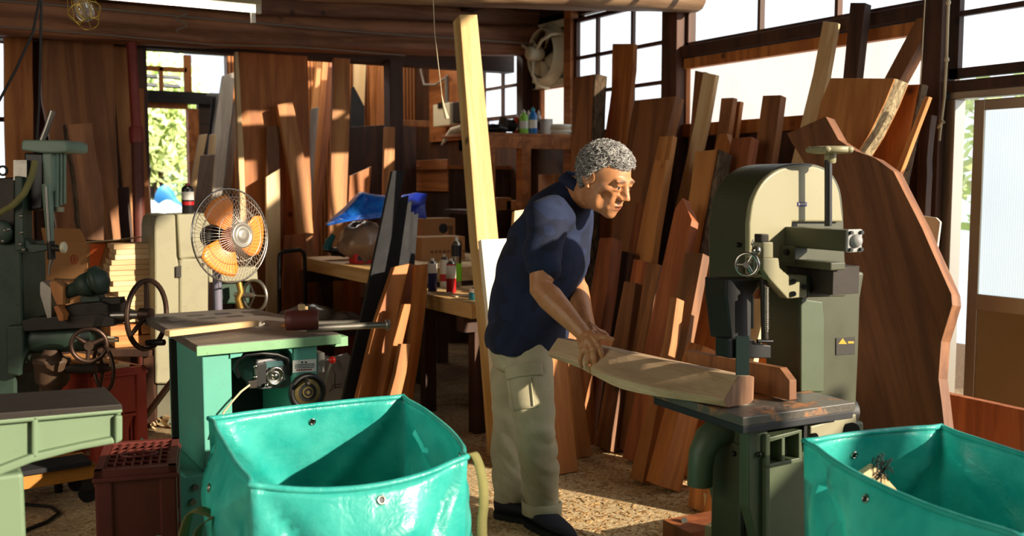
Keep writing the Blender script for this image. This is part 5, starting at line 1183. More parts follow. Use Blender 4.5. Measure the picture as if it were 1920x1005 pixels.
c2 = PZ(884, 570, .70); xb_, yb_ = c2.x + .03, c2.y
wb_ = thing('workbench', 'near bench with pale thick top carrying the spray cans', 'workbench', (xb_ + .3, yb_ + .4, 0))
MB().box((xb_ - .02, yb_ + .02, .62), (xb_ + .46, yb_ + .82, .70)).build('bench_top', M['benchwood'], wb_, bevel=.004)
for x_, y_ in ((xb_ + .08, yb_ + .14), (xb_ + .40, yb_ + .14), (xb_ + .08, yb_ + .72), (xb_ + .40, yb_ + .72)): leg(wb_, (x_, y_), .07, .54)
MB().box((xb_ - .02, yb_ + .10, .54), (xb_ + .45, yb_ + .18, .618)).build('cross_beam', M['dark'], wb_)
MB().box((xb_ - .02, yb_ + .68, .54), (xb_ + .45, yb_ + .76, .618)).build('cross_beam', M['dark'], wb_)
def onA(px, py): p = PZ(px, py, .80); return V((p.x, p.y, .801))
def onB(px, py): p = PZ(px, py, .70); return V((p.x, p.y, .701))
spray('spray_can', 'navy and silver spray can, leftmost of the four on the near bench', onB(811, 546), .026, .185, [cbl, (cw, .55, .84)], cw)
spray('spray_can', 'white can with red print standing behind the pink can', onB(833, 538), .026, .19, [cw, (cr, .18, .40)], cw)
spray('spray_can', 'red and white spray can standing at the front of the cans', onB(846, 549), .027, .19, [cr, (cw, .42, .80)], cw)
spray('spray_can', 'tall silver spray can with black and lime green bands', onB(856, 538), .030, .29, [M['chrome'], (ck, .62, .84), (cg, .12, .48)], cw)
# tape rolls, card and wire on the near bench
tp = thing('tape_roll', 'teal tape roll lying at the edge of the near bench', 'tape', onB(882, 563) + X * .03)
p = onB(882, 563) + X * .03
MB().lathe(p, Z, [(.032, 0), (.034, .001), (.034, .038), (.032, .039)], 24).build('tape', plain('teal_tape', '2a7f8c', .5), tp); MB().lathe(p + Z * .0395, Z, [(.022, 0), (.022, .0006)], 20).build('core', M['cardin'], tp)
gd = thing('grinding_disc', 'black and white disc lying behind the teal tape roll', 'disc', onB(886, 547) + X * .04)
p = onB(886, 549) + X * .05
MB().lathe(p, Z, [(.062, 0), (.064, .002), (.06, .018), (.03, .022)], 28).build('disc', M['white'], gd); MB().lathe(p + Z * .0225, Z, [(.045, 0), (.043, .006), (.015, .008)], 24).build('centre', M['black'], gd)
block('flat grey card lying before the discs on the near bench', onB(858, 556) + X * .04, X, .14, .07, .006, 'cardin', dz=.7012, name='card', cat='card')
MB().tube([onB(838, 552) + Z * .004 + V((math.sin(i * 1.1) * .03, math.cos(i * 1.7) * .025, .004 * (i % 3))) for i in range(14)], .0018, 5).build('wire', M['rope'], label='tangled pale wire beside the spray cans', cat='wire')
block('teal handled tool lying behind the bark-edged board', onB(790, 532) + X * .05 + Y * .12, X * .9 - Y * .3, .14, .03, .02, 'sawgreen', dz=.7012, name='tool_handle', cat='tool')
# cardboard boxes on the long bench
def carton(label, c, w, d, h, flap=True):
    c = V(c); t = thing('cardboard_box', label, 'cardboard box', c)
    MB().box((c.x - w / 2, c.y - d / 2, c.z), (c.x + w / 2, c.y + d / 2, c.z + h)).build('carton', M['card'], t, bevel=.003)
    MB().box((c.x - w / 2, c.y - .02, c.z + h), (c.x + w / 2, c.y + .02, c.z + h + .001)).build('tape', M['cardin'], t)
    mb = MB(); rr = random.Random(5)
    for k_ in range(9): mb.box((c.x - w * .3 + k_ * .03, c.y - d / 2 - .0015, c.z + h * .30), (c.x - w * .3 + k_ * .03 + rr.uniform(.012, .022), c.y - d / 2 - .0005, c.z + h * .42))
    mb.box((c.x + w * .28, c.y - d / 2 - .0015, c.z + h * .5), (c.x + w * .42, c.y - d / 2 - .0005, c.z + h * .8)); mb.build('print', plain('carton_ink', '6b4a2a', .8), t); return t
p = PY(818, 476, ya1 - .62); p.z = .801
carton('wide low cardboard box behind the grey planks on the long bench', p, .32, .22, .15)
p = PY(812, 442, ya1 - .28); p.z = .801
bx2 = carton('upper brown cardboard box behind the wide low box', p, .25, .20, .26)
mb = MB().lathe(V((p.x + .03, p.y - .1012, p.z + .19)), -Y, [(.035, 0), (.035, .001)], 20); mb.build('hand_hole', M['black'], bx2)
# tarpaulin over a plastic bag
m, nt, b = mat_new('blue_tarpaulin'); v = coords(nt, rnd=False); n1 = noise_n(nt, v, 12, 4, .6, .5)
nt.links.new(ramp(nt, n1, [(.3, lin('143fa0')), (.75, lin('1f78d8'))]), b.inputs['Base Color']); b.inputs['Roughness'].default_value = .35; bump(nt, b, n1, .6, .03); M['tarp'] = m
def cloth(name, label, grid, mat, amp, seed, cat):
    """grid of world points, refined and crumpled"""
    nu, nv = len(grid[0]), len(grid); R = 6; vs = []
    H_, W_ = (nv - 1) * R + 1, (nu - 1) * R + 1
    for j in range(H_):
        for i in range(W_):
            a, b_ = min(i // R, nu - 2), min(j // R, nv - 2); s, t_ = i / R - a, j / R - b_
            p = (grid[b_][a].lerp(grid[b_][a + 1], s)).lerp(grid[b_ + 1][a].lerp(grid[b_ + 1][a + 1], s), t_)
            q = noise.noise_vector(p * 6 + V((seed, 0, 0))) * amp + noise.noise_vector(p * 17 + V((0, seed, 0))) * amp * .4
            vs.append(p + q)
    fs_ = [(j * W_ + i, j * W_ + i + 1, (j + 1) * W_ + i + 1, (j + 1) * W_ + i) for j in range(H_ - 1) for i in range(W_ - 1)]
    return MB().add(vs, fs_, True).build(name, mat, label=label, cat=cat, solid=.003, sub=1)
yt = ya1 - .75
def T(px, py, dy=0): return PY(px, py, yt + dy)
cloth('tarpaulin', 'bright blue folded tarpaulin draped over the plastic bag on the bench', [[T(612, 418, .1), T(640, 392, .2), T(676, 360, .3), T(716, 366, .3), T(752, 372, .3)], [T(610, 422, -.02), T(645, 400, -.04), T(675, 362, -.02), T(716, 368, -.02), T(752, 374, 0)], [T(612, 424, -.06), T(650, 412, -.1), T(686, 400, -.12), T(716, 398, -.12), T(748, 396, -.08)], [T(614, 426, -.05), T(655, 416, -.11), T(690, 410, -.13), T(716, 408, -.13), T(746, 402, -.08)]], M['tarp'], .010, 2, 'tarpaulin')
cloth('tarpaulin', 'dark blue tarpaulin end showing right of the grey planks', [[T(752, 366, .28), T(780, 362, .26), T(801, 366, .24)], [T(752, 388, .14), T(778, 390, .12), T(797, 380, .16)], [T(750, 406, .12), T(778, 408, .10), T(800, 410, .12)]], plain('deep_blue_tarp', '1a2f9a', .4), .014, 5, 'tarpaulin')
c = T(684, 448, .06); pb_ = lump((c.x, c.y, .93), (.17, .14, .13), 3, .25, 16)
pb_.build('plastic_bag', paint('brown_plastic_bag', '8a6f5a', .25, .3, '4a382a'), label='crumpled brown plastic bag on the bench under the blue tarpaulin', cat='bag')
p = onA(640, 446); block('short log end on the bench left of the plastic bag', V((p.x + .10, p.y + .1, 0)), X, .26, .12, .11, 'tan', dz=.801)
gr = thing('angle_grinder', 'black and teal angle grinder lying among cords on the bench', 'tool', onA(648, 480))
p = onA(650, 486)
MB().tube([p + V((-.10, .02, .05)), p + V((-.02, 0, .05)), p + V((.06, -.01, .045)), p + V((.12, -.02, .05))], [.028, .034, .03, .026], 12).build('body', M['black'], gr)
MB().tube([p + V((-.12, .05, .06)), p + V((-.10, .05, .12)), p + V((-.07, .05, .16))], [.03, .028, .018], 10).build('head', plain('teal_tool', '1f6a70', .4), gr)
mb = MB(); rr = random.Random(6); pts = [p + V((rr.uniform(-.16, .10), rr.uniform(-.09, .07), rr.uniform(.01, .07))) for _ in range(22)]
MB().tube(pts, .006, 6).build('cord', M['blackcable'], gr)
rb_ = thing('red_box', 'red plastic box beside the angle grinder on the bench', 'box', onA(676, 494)); p = onA(676, 494)
MB().box((p.x - .055, p.y - .03, .801), (p.x + .075, p.y + .06, .865)).build('shell', M['red_plastic'], rb_, bevel=.006); MB().box((p.x - .03, p.y - .032, .82), (p.x + .05, p.y - .0295, .85)).build('hollow', M['black'], rb_)
p = onA(680, 470)
MB().bar(p + V((-.16, .05, .085)), p + V((.06, 0, .07)), .03, .02).build('grey_tool', M['steel'], label='grey tool shaft lying over the black cords', cat='tool')
MB().tube([p + V((-.03, .10, .13)), p + V((.09, .05, .08))], .007, 8).build('wooden_stick', M['pale'], label='thin wooden stick leaning on the brown plastic bag', cat='stick')
# below the long bench: plastic sheeting on a low shelf, hand cart handle
yl_ = ya1 - .5
MB().box((xa - .30, yl_ - .35, .36), (xa + .6, yl_ + .15, .40)).box((xa - .26, yl_ - .3, 0), (xa - .20, yl_ - .24, .36)).box((xa + .5, yl_ - .3, 0), (xa + .56, yl_ - .24, .36)).build('low_shelf', M['dark'], label='low dark shelf holding plastic sheets under the long bench', cat='shelf')
m, nt, b = mat_new('clear_polythene'); b.inputs['Base Color'].default_value = lin('b8b4ae'); b.inputs['Roughness'].default_value = .2; b.inputs['Alpha'].default_value = .55; M['poly'] = m
for i, (px, py, r, lab) in enumerate(((572, 556, (.16, .16, .07), 'clear plastic bundle at the left on the low shelf'), (620, 560, (.16, .13, .045), 'clear plastic bundle in the middle of the low shelf'))):
    c = PY(px, py, yl_ - .1); lump((c.x, yl_ - .12, .405 + r[2]), r, 7 + i, .45, 14).build('plastic_sheet', M['poly'], label=lab, cat='plastic sheet')
lump((1.98, 5.3, .17), (.2, .18, .17), 19, .35, 14).build('plastic_sheet', M['poly'], label='big grey plastic sheet heaped on the floor behind the table saw', cat='plastic sheet')
a, b_ = PY(523, 640, ya1 - .25), PY(523, 472, ya1 - .25); c, d = PY(571, 468, ya1 - .25), PY(574, 640, ya1 - .25)
a.z = 0; d.z = 0
MB().tube([a, b_ - Z * .06, b_ - Z * .02 + X * .005, b_ + X * .03, c - X * .03, c - Z * .02 - X * .005, c - Z * .06, d], .014, 10).build('hand_cart_frame', M['black'], label='black tubular hand cart handle beside the long bench', cat='hand cart')
# ---------------------------------------------------------------- shelf by the windows with bottles and rolls
zs = PY(985, 250, 6.1).z
XS0, XS1, YS0, YS1 = PY(918, 250, 6.1).x, 4.2, 6.1, 6.75
sh = thing('shelf_stand', 'wooden stand with high shelf in front of the corner windows', 'shelf', ((XS0 + XS1) / 2, 6.4, 0))
MB().box((XS0 - .05, YS0, zs - .02), (4.18, YS1, zs)).build('top_board', M['shelfwood'], sh, bevel=.002)
MB().box((XS0 - .05, YS0 - .02, zs - .11), (4.16, YS0, zs - .022)).build('apron', M['shelfwood'], sh, bevel=.002)
for px in (918, 985):
    x_ = PY(px, 300, YS0).x; MB().box((x_ - .04, YS0 - .021, 0), (x_ + .035, YS0 + .06, zs - .022)).build('post', M['shelfwood'], sh, bevel=.002)
for z_ in (.75, 1.08): MB().box((XS0 - .04, YS0 + .06, z_), (3.6, YS1, z_ + .03)).build('lower_shelf', M['dark'], sh)
for i, (px, w_, h_, lab) in enumerate(((935, .12, .09, 'short timber lying on the lower shelf at the left of the stand'), (950, .10, .07, 'offcut stacked right of the short timber in the stand'), (1040, .14, .26, 'upright brown board stored inside the stand'))):
    x_ = PY(px, 340, YS0 + .2).x; block(lab, (x_, YS0 + .22, 0), Y, .2, w_, h_, 'tan', dz=1.111)
def bottle(label, px, r, h, mat, capm, y=.12, nozzle=True):
    x_ = PY(px, 240, YS0 + y).x; t = thing('bottle', label, 'bottle', (x_, YS0 + y, zs)); c = V((x_, YS0 + y, zs + .001))
    MB().lathe(c, Z, [(r * .92, 0), (r, .008), (r, h * .66), (r * .8, h * .76), (r * .4, h * .82), (r * .4, h * .86)], 20).build('body', mat, t)
    MB().lathe(c + Z * h * .855, Z, [(r * .5, 0), (r * .5, h * .06), (r * .25, h * .08), (r * .15, h * .14)], 16).build('cap', capm, t)
    MB().lathe(c + Z * h * .22, Z, [(r * 1.01, 0), (r * 1.012, h * .3)], 20).build('label_band', M['white'] if mat != cw else cbl, t); return t
cbl2 = plain('bottle_blue', '1f6fb8', .3); cg2 = plain('bottle_green', '8fd04a', .3); co_ = plain('bottle_orange', 'c8401c', .35)
bottle('reddish bottle half hidden by the green bottle on the shelf', 969, .024, .15, co_, cw, .2)
bottle('lime green bottle on the shelf under the wall fan', 982, .032, .18, cg2, cw)
bottle('blue bottle with teal cap beside the lime green one', 999, .032, .20, cbl2, plain('teal_cap', '2a9aa8', .4))
bottle('white slim bottle right of the blue bottle', 1010, .02, .19, cw, cw, .24)
bottle('small white bottle behind the blue and green bottles', 991, .022, .19, cw, cw, .3)
x_ = PY(1024, 240, YS0 + .2).x; MB().lathe((x_, YS0 + .2, zs + .001), Z, [(.05, 0), (.05, .12), (.018, .121), (.018, .12)], 24).build('paper_roll', M['white'], label='white paper roll standing right of the bottles', cat='roll')
for i in range(4):
    x_ = PY(1048, 240, YS0 + .18).x + .006 * (i % 2)
    MB().lathe((x_, YS0 + .18, zs + .001 + i * .0205), Z, [(.05, 0), (.095, 0), (.098, .003), (.098, .017), (.095, .020), (.05, .020), (.05, 0)], 28, cap=False).build('tape_ring', M['white' if i % 2 else 'cardin'], label='flat ring of tape, %s of the small stack on the shelf' % ('lowest', 'second lowest', 'second highest', 'topmost')[i], cat='tape', group='tape rings on the shelf')
x_ = PY(958, 240, YS0 + .2).x; c = V((x_, YS0 + .22, zs + .065)); hr = thing('cable_reel', 'dark round reel standing left of the bottles on the shelf', 'reel', (x_, YS0 + .22, zs))
MB().lathe(c - (X * .06), X, [(.064, 0), (.064, .01), (.045, .012), (.045, .108), (.064, .11), (.064, .12)], 24).build('reel', M['darksteel'], hr)
MB().box((x_ - .05, YS0 + .17, zs + .001), (x_ + .05, YS0 + .27, zs + .012)).build('foot', M['black'], hr)
x_ = PY(935, 240, YS0 + .1).x; lump((x_, YS0 + .16, zs + .035), (.09, .08, .034), 44, .3).build('black_rag', M['black'], label='black rag bunched at the left of the shelf', cat='rag')
# dark cabinet and electric board on the right wall near the corner
cbx = thing('wall_cabinet', 'dark red-brown cabinet in the corner under the switch box', 'cabinet', (4.0, 7.5, 0))
x0_ = 3.72
MB().box((x0_, 7.18, 0), (XW - .01, 8.25, 1.42)).build('carcass', M['dark'], cbx, bevel=.004)
MB().box((x0_ - .012, 7.18, 1.24), (x0_, 8.25, 1.50)).build('front_board', M['shelfwood'], cbx, bevel=.003)
MB().box((x0_ - .03, 7.15, 1.42), (XW - .01, 8.28, 1.45)).build('cabinet_top', M['shelfwood'], cbx)
eb = thing('switch_board', 'wooden electric board with meter box and conduit in the rear corner', 'electric board', (4.2, 8.2, 1.8))
p0, p1 = PX(805, 215, XW - .03), PX(866, 115, XW - .03)
MB().box((XW - .03, p1.y, min(p0.z, 1.7)), (XW - .001, p0.y, p1.z)).build('board', M['shelfwood'], eb)
p0, p1 = PX(812, 238, XW - .16), PX(843, 192, XW - .16)
sb = MB().box((XW - .16, p1.y, p0.z), (XW - .031, p0.y, p1.z)).build('meter_box', M['ivory'], eb, bevel=.006)
MB().box((XW - .166, (p0.y + p1.y) / 2 - .05, p0.z + .16), (XW - .16, (p0.y + p1.y) / 2 + .06, p0.z + .21)).build('meter_window', M['black'], sb)
p2 = PX(866, 196, XW - .14); MB().box((XW - .14, p2.y, p0.z + .02), (XW - .031, p1.y - .02, p1.z)).build('breaker_box', M['black'], eb, bevel=.006)
y_ = (p0.y + p1.y) / 2; mb = MB().tube([V((XW - .10, y_, p1.z)), V((XW - .10, y_, p1.z + .12)), V((XW - .10, y_, p1.z + .25))], .022, 10); mb.build('conduit', M['steel'], eb)
MB().tube([V((XW - .06, y_ + .05, p1.z + .26)), V((XW - .06, y_ + .3, p1.z + .2)), V((XW - .06, y_ + .55, p1.z + .22)), V((XW - .06, y_ + .62, p1.z + .36)), V((XW - .06, y_ + .55, p1.z + .5)), V((XW - .06, y_ - .5, p1.z + .52))], .012, 8).build('cable', M['cable'], eb)
MB().tube([V((XW - .06, y_ - .4, p1.z + .44)), V((XW - .06, y_ + .55, p1.z + .42))], .016, 8).build('pipe', M['darksteel'], eb)
p = PX(835, 265, 3.6); MB().tube([PX(828, 272, 3.62), PX(838, 258, 3.64), PX(850, 246, 3.66), PX(868, 240, 3.68)], [.006, .02, .035, .03], 8).build('rag', M['cardin'], label='pale rag hanging on the corner cabinet edge', cat='rag')
block('orange timber lying on the dark panels in the corner', PY(768, 230, 7.74), X, .34, .06, .05, 'orange', dz=PY(768, 237, 7.74).z)
# ---------------------------------------------------------------- wall fan
vc = PX(1035, 103, XW - .02); vf = thing('wall_fan', 'cream industrial ventilating fan mounted high on the right wall', 'ventilating fan', vc)
iv = M['ivory']; hs = .25
mb = MB()
for a, b_, c, d in ((-hs, -hs, hs, -hs + .06), (-hs, hs - .06, hs, hs), (-hs, -hs, -hs + .06, hs), (hs - .06, -hs, hs, hs)): mb.box((XW - .045, vc.y + a, vc.z + b_), (XW - .002, vc.y + c, vc.z + d))
mb.build('frame', iv, vf, bevel=.008)
vx = vc.copy(); vx.x = XW - .03
MB().lathe(vx, -X, [(.235, 0), (.215, .01), (.20, .03), (.19, .06), (.185, .10), (.19, .10), (.20, .06), (.22, .035), (.24, .02)], 40, cap=False).build('shroud', iv, vf)
hc_ = vx - X * .16
MB().lathe(hc_, X, [(.02, -.055), (.045, -.05), (.055, -.03), (.055, .06), (.04, .08)], 24).build('motor', M['ivory'], vf)
for i in range(3):
    a = .5 + i * 2 * PI / 3; e = Y * math.cos(a) + Z * math.sin(a)
    MB().tube([hc_ + e * .06, hc_ + e * .16 - X * .01, hc_ + e * .235 + X * .03, hc_ + e * .25 + X * .10, hc_ + e * .25 + X * .14], .013, 10).build('arm', iv, vf)
for i in range(4):
    a = i * PI / 2 + .3; g = []
    for r_ in (.05, .10, .15, .18): g.append([vx - X * .06 + (Y * math.cos(a + s) + Z * math.sin(a + s)) * r_ - X * s * .05 for s in (-.5, -.2, .2, .5)])
    vs = [p for r in g for p in r]; MB().add(vs, [(i_ * 4 + j, i_ * 4 + j + 1, i_ * 4 + j + 5, i_ * 4 + j + 4) for i_ in range(3) for j in range(3)], True).build('blade', iv, vf, solid=.004)
MB().box((XW - .048, vc.y - .05, vc.z - hs + .01), (XW - .044, vc.y + .02, vc.z - hs + .035)).build('red_label', M['red_plastic'], vf)
# ---------------------------------------------------------------- overhead: fluorescent lamp, caged bulb, cords, ropes
a, b_ = PY(150, -18, 5.3), PY(488, 19, 5.3); b_.z = a.z = b_.z
fl = thing('fluorescent_lamp', 'long white fluorescent tube lamp hanging under the rafters at top left', 'lamp', (a + b_) / 2)
MB().cyl(a + X * .03, b_ - X * .03, .016, n=14).build('tube', plain('lit_tube', 'fffaf0', .5, em='fff6e4', es=5.0), fl)
MB().box((a.x, a.y - .03, a.z + .022), (b_.x, a.y + .05, a.z + .062)).build('housing', M['ivory'], fl, bevel=.004)
for p in (a, b_ - X * .03): MB().box((p.x, a.y - .02, a.z - .02), (p.x + .03, a.y + .02, a.z + .024)).build('socket', M['white'], fl)
for f in (.3, .95):
    p = a.lerp(b_, f); MB().cyl(p + Z * .06, V((p.x, p.y, 2.72)), .004, n=6).build('hanger', M['darksteel'], fl)
MB().box((b_.x - .05, a.y - .015, a.z - .07), (b_.x - .03, a.y + .015, a.z - .018)).build('pull_switch', M['white'], fl)
bl = thing('caged_bulb', 'clear bulb in brass wire cage hanging at the top left', 'bulb', P(135, -20, 3.3))
c0, c1 = P(138, -30, 3.3), P(172, 55, 3.25); ax_ = (c1 - c0).normalized(); e1 = ax_.orthogonal().normalized(); e2 = ax_.cross(e1)
m, nt, b = mat_new('clear_glass'); b.inputs['Base Color'].default_value = (1, .97, .9, 1); b.inputs['Roughness'].default_value = .03; b.inputs['Transmission Weight'].default_value = .9; b.inputs['IOR'].default_value = 1.25; M['glass'] = m
MB().lathe(c0 + ax_ * .03, ax_, [(.013, 0), (.014, .025), (.022, .05), (.029, .075), (.03, .09), (.026, .105), (.014, .117), (.001, .12)], 20).build('glass_bulb', M['glass'], bl)
MB().cyl(c0 - ax_ * .03, c0 + ax_ * .035, .016).build('socket', M['black'], bl)
brs = paint('brass_wire', 'c8a648', .3, .1, '5a4a20', .8); mb = MB()
for i in range(7):
    a_ = i * 2 * PI / 7; e = e1 * math.cos(a_) + e2 * math.sin(a_); mb.tube([c0 + e * .02, c0 + e * .052 + ax_ * .115, c0 + e * .03 + ax_ * .165], .0016, 5)
mb.torus(c0 + ax_ * .115, ax_, .052, .0016, 28, 5).torus(c0 + ax_ * .165, ax_, .03, .0016, 20, 5).torus(c0, ax_, .021, .002, 16, 5); mb.build('wire_cage', brs, bl)
MB().tube([c0 - ax_ * .03, c0 - ax_ * .06 + Z * .03, V((c0.x - .02, c0.y + .02, 3.45))], .005, 8).build('cord', M['blackcable'], bl)
def cord(name, label, pts, r, mat, cat='cord', **k): return MB().tube(pts, r, 6).build(name, M[mat], label=label, cat=cat, **k)
cord('hanging_cable', 'thin black cable slanting across the upper left planks', [PY(80, -30, 5.0), PY(62, 60, 5.0), PY(30, 130, 5.0), PY(-10, 205, 5.0)], .006, 'blackcable')
cord('hanging_cable', 'straight black cable hanging at the left beside the slanting one', [PY(78, -30, 5.1), PY(76, 80, 5.1), PY(73, 200, 5.1), PY(68, 285, 5.1)], .006, 'blackcable')
cord('grey_cable', 'pale cable pinned along the big ceiling beam', [PY(-20, 0, 6.66), PY(200, 17, 6.66), PY(330, 30, 6.65), PY(480, 43, 6.64), PY(700, 62, 6.63), PY(860, 72, 6.63), PY(1000, 82, 6.63)], .007, 'cable')
cord('grey_cable', 'thinner grey cable running along the lower dark header', [PY(-20, 48, 6.63), PY(200, 66, 6.63), PY(400, 84, 6.63), PY(560, 88, 6.63), PY(760, 104, 6.63)], .005, 'cable')
mb = MB(); c = PY(338, 34, 6.62)
mb.tube([c + V((math.sin(t_ * .9) * .035, -.02 + math.cos(t_ * 1.3) * .012, .05 - t_ * .011)) for t_ in range(14)], .0055, 6); mb.build('cable_knot', M['cable'], label='knotted pale cable hanging from the ceiling beam', cat='cable')
pc = thing('pull_cord', 'white pull cord with tassel hanging before the rear corner', 'pull cord', PY(812, 0, 4.6))
MB().tube([PY(812, -10, 4.6), PY(815, 60, 4.6), PY(823, 130, 4.6), PY(830, 190, 4.6)], .0022, 5).build('string', M['rope'], pc)
MB().tube([PY(828, 178, 4.6), PY(832, 200, 4.6), PY(838, 222, 4.6)], [.003, .007, .012], 8).build('tassel', M['rope'], pc)
cord('white_rope', 'white knotted rope hanging down the dark post beside the door', [PX(1779, -10, XW - .13), PX(1777, 40, XW - .13), PX(1775, 110, XW - .13), PX(1771, 180, XW - .13), PX(1765, 228, XW - .13), PX(1761, 264, XW - .13)], .007, 'rope', 'rope')
mb = MB()
for px, py in ((1778, 5), (1775, 112), (1765, 228), (1762, 236)): mb.ball(PX(px, py, XW - .13), (.012, .012, .014), 6)
mb.tube([PX(1758, 240, XW - .135), PX(1766, 228, XW - .14), PX(1772, 230, XW - .13)], .006, 6)
kn = mb.build('rope_knots', M['rope'], COL.objects['white_rope'])
cord('thin_string', 'thin string hanging before the diagonal brace', [PX(1735, -10, XW - .25), PX(1731, 60, XW - .25), PX(1728, 120, XW - .25), PX(1724, 178, XW - .25)], .003, 'rope', 'string')
# red drain pipe by the doorway
rp = thing('red_pipe', 'rusty red drain pipe standing between the planks left of the doorway', 'pipe', (PY(256, 470, 6.5).x, 6.5, 0))
top, mid, bot = PY(246, 80, 6.55), PY(257, 262, 6.5), PY(262, 460, 6.46); bot = bot + (bot - mid) * (bot.z / (mid.z - bot.z))
MB().cyl(mid, top, .030).build('upper_pipe', M['redpipe'], rp)
MB().cyl(bot, mid, .036).build('lower_pipe', paint('brown_pipe', '5a281c', .5, .4, '24100a'), rp)
MB().lathe(mid - Z * .02, top - mid, [(.042, 0), (.044, .02), (.044, .09), (.04, .1)], 20).build('collar', M['redpipe'], rp)
# ---------------------------------------------------------------- the carpenter
import numpy as np
Fm = (RGT * .93 - GF * .37).normalized(); Rm = Fm.cross(Z).normalized()      # where he faces; his right hand side
def evalmesh(mb, voxel, it=3, fac=.5):
    me = bpy.data.meshes.new('tmp'); me.from_pydata([tuple(p) for p in mb.v], [], mb.f); me.update()
    o = bpy.data.objects.new('tmp', me); COL.objects.link(o)
    q = o.modifiers.new('r', 'REMESH'); q.mode = 'VOXEL'; q.voxel_size = voxel; q.adaptivity = 0
    if it: s = o.modifiers.new('s', 'SMOOTH'); s.factor = fac; s.iterations = it
    dg = bpy.context.evaluated_depsgraph_get(); r = bpy.data.meshes.new_from_object(o.evaluated_get(dg))
    bpy.data.objects.remove(o); bpy.data.meshes.remove(me); return r
def put(name, me, mat, parent):
    inv = MW[parent.name].inverted(); me.transform(inv); me.name = name
    for p in me.polygons: p.use_smooth = True
    me.materials.clear(); me.materials.append(mat)
    o = bpy.data.objects.new(name, me); COL.objects.link(o); o.parent = parent; MW[o.name] = MW[parent.name]; return o
def wrinkle(me, f):
    me.calc_loop_triangles(); ns = [v.normal.copy() for v in me.vertices]
    for v, n_ in zip(me.vertices, ns): v.co += n_ * f(v.co)
    me.update()
def limb(mb, pts, n=20, e=(1, 1)):
    """pts: (centre, radius or (ra, rb), axis hint)"""
    cs = [V(p[0]) for p in pts]; rs = []
    for i, p in enumerate(pts):
        t_ = (cs[min(i + 1, len(cs) - 1)] - cs[max(i - 1, 0)]).normalized(); u = V(p[2] if len(p) > 2 else Rm); u = (u - t_ * u.dot(t_)).normalized(); w = t_.cross(u)
        ra, rb2 = p[1] if isinstance(p[1], tuple) else (p[1], p[1])
        rs.append([cs[i] + u * math.cos(2 * PI * j / n) * ra + w * math.sin(2 * PI * j / n) * rb2 for j in range(n)])
    # rounded ends
    def cap_(r, c, d): return [[c + (p - c) * s + d * h for p in r] for s, h in ((.8, .35), (.45, .6))]
    e0 = (cs[0] - cs[1]).normalized(); e1 = (cs[-1] - cs[-2]).normalized()
    k0 = (rs[0][0] - cs[0]).length * e[0]; k1 = (rs[-1][0] - cs[-1]).length * e[1]
    a = cap_(rs[0], cs[0], e0 * k0)[::-1]; b_ = cap_(rs[-1], cs[-1], e1 * k1)
    return mb.rings(a + rs + b_)
man = thing('person', 'person in a navy polo shirt and khaki cargo trousers, stooping to push a timber', 'person', PZ(995, 978, 0))
# joints
hipR, kneeR = P(988, 655, 3.70), P(1003, 800, 3.62); hipL, kneeL = P(968, 655, 3.93), P(955, 800, 3.93)
hlR, toR = PZ(1002, 984, 0), PZ(1062, 1012, 0); hlL, toL = PZ(942, 968, 0), PZ(988, 975, 0)
ankR, ankL = hlR + Z * .10 + Fm * .03, hlL + Z * .10 + Fm * .03
spine = [(P(982, 650, 3.82), .13, .175), (P(990, 600, 3.81), .150, .185), (P(1004, 545, 3.79), .160, .185), (P(1018, 490, 3.76), .158, .190), (P(1036, 440, 3.73), .148, .195), (P(1056, 398, 3.70), .118, .185), (P(1076, 370, 3.68), .082, .125), (P(1088, 355, 3.66), .060, .065)]
shR, elR, wrR = P(1026, 412, 3.52), P(1014, 540, 3.45), P(1096, 628, 3.335)
shL, elL, wrL = P(1074, 402, 3.87), P(1076, 528, 3.84), P(1101, 606, 3.56)
# --- head as a distance field, found along rays from its centre
hc = P(1134, 337, 3.55); pit = math.radians(27); hz_ = (RGT * .76 - GF * .65).normalized()
hf = hz_ * math.cos(pit) - Z * math.sin(pit); hr = hf.cross(Z).normalized(); hu = hr.cross(hf)
def HL(x_, y_, z_): return hc + hr * x_ + hf * y_ + hu * z_
bm = bmesh.new(); bmesh.ops.create_icosphere(bm, subdivisions=6, radius=1); bm.verts.ensure_lookup_table()
D = np.array([v.co[:] for v in bm.verts]); HF = [[v.index for v in f.verts] for f in bm.faces]; bm.free()
def ell(p, c, r): q = (p - np.array(c)) / np.array(r); k = np.linalg.norm(q, axis=1); return (k - 1) * min(r)
def cap(p, a, b_, r0, r1):
    a, b_ = np.array(a), np.array(b_); ab = b_ - a; t_ = np.clip(((p - a) @ ab) / (ab @ ab), 0, 1)
    return np.linalg.norm(p - a - t_[:, None] * ab, axis=1) - (r0 + (r1 - r0) * t_)
def smin(a, b_, k): h = np.clip(.5 + .5 * (b_ - a) / k, 0, 1); return b_ * (1 - h) + a * h - k * h * (1 - h)
def ssub(a, b_, k): return -smin(-a, b_, k)
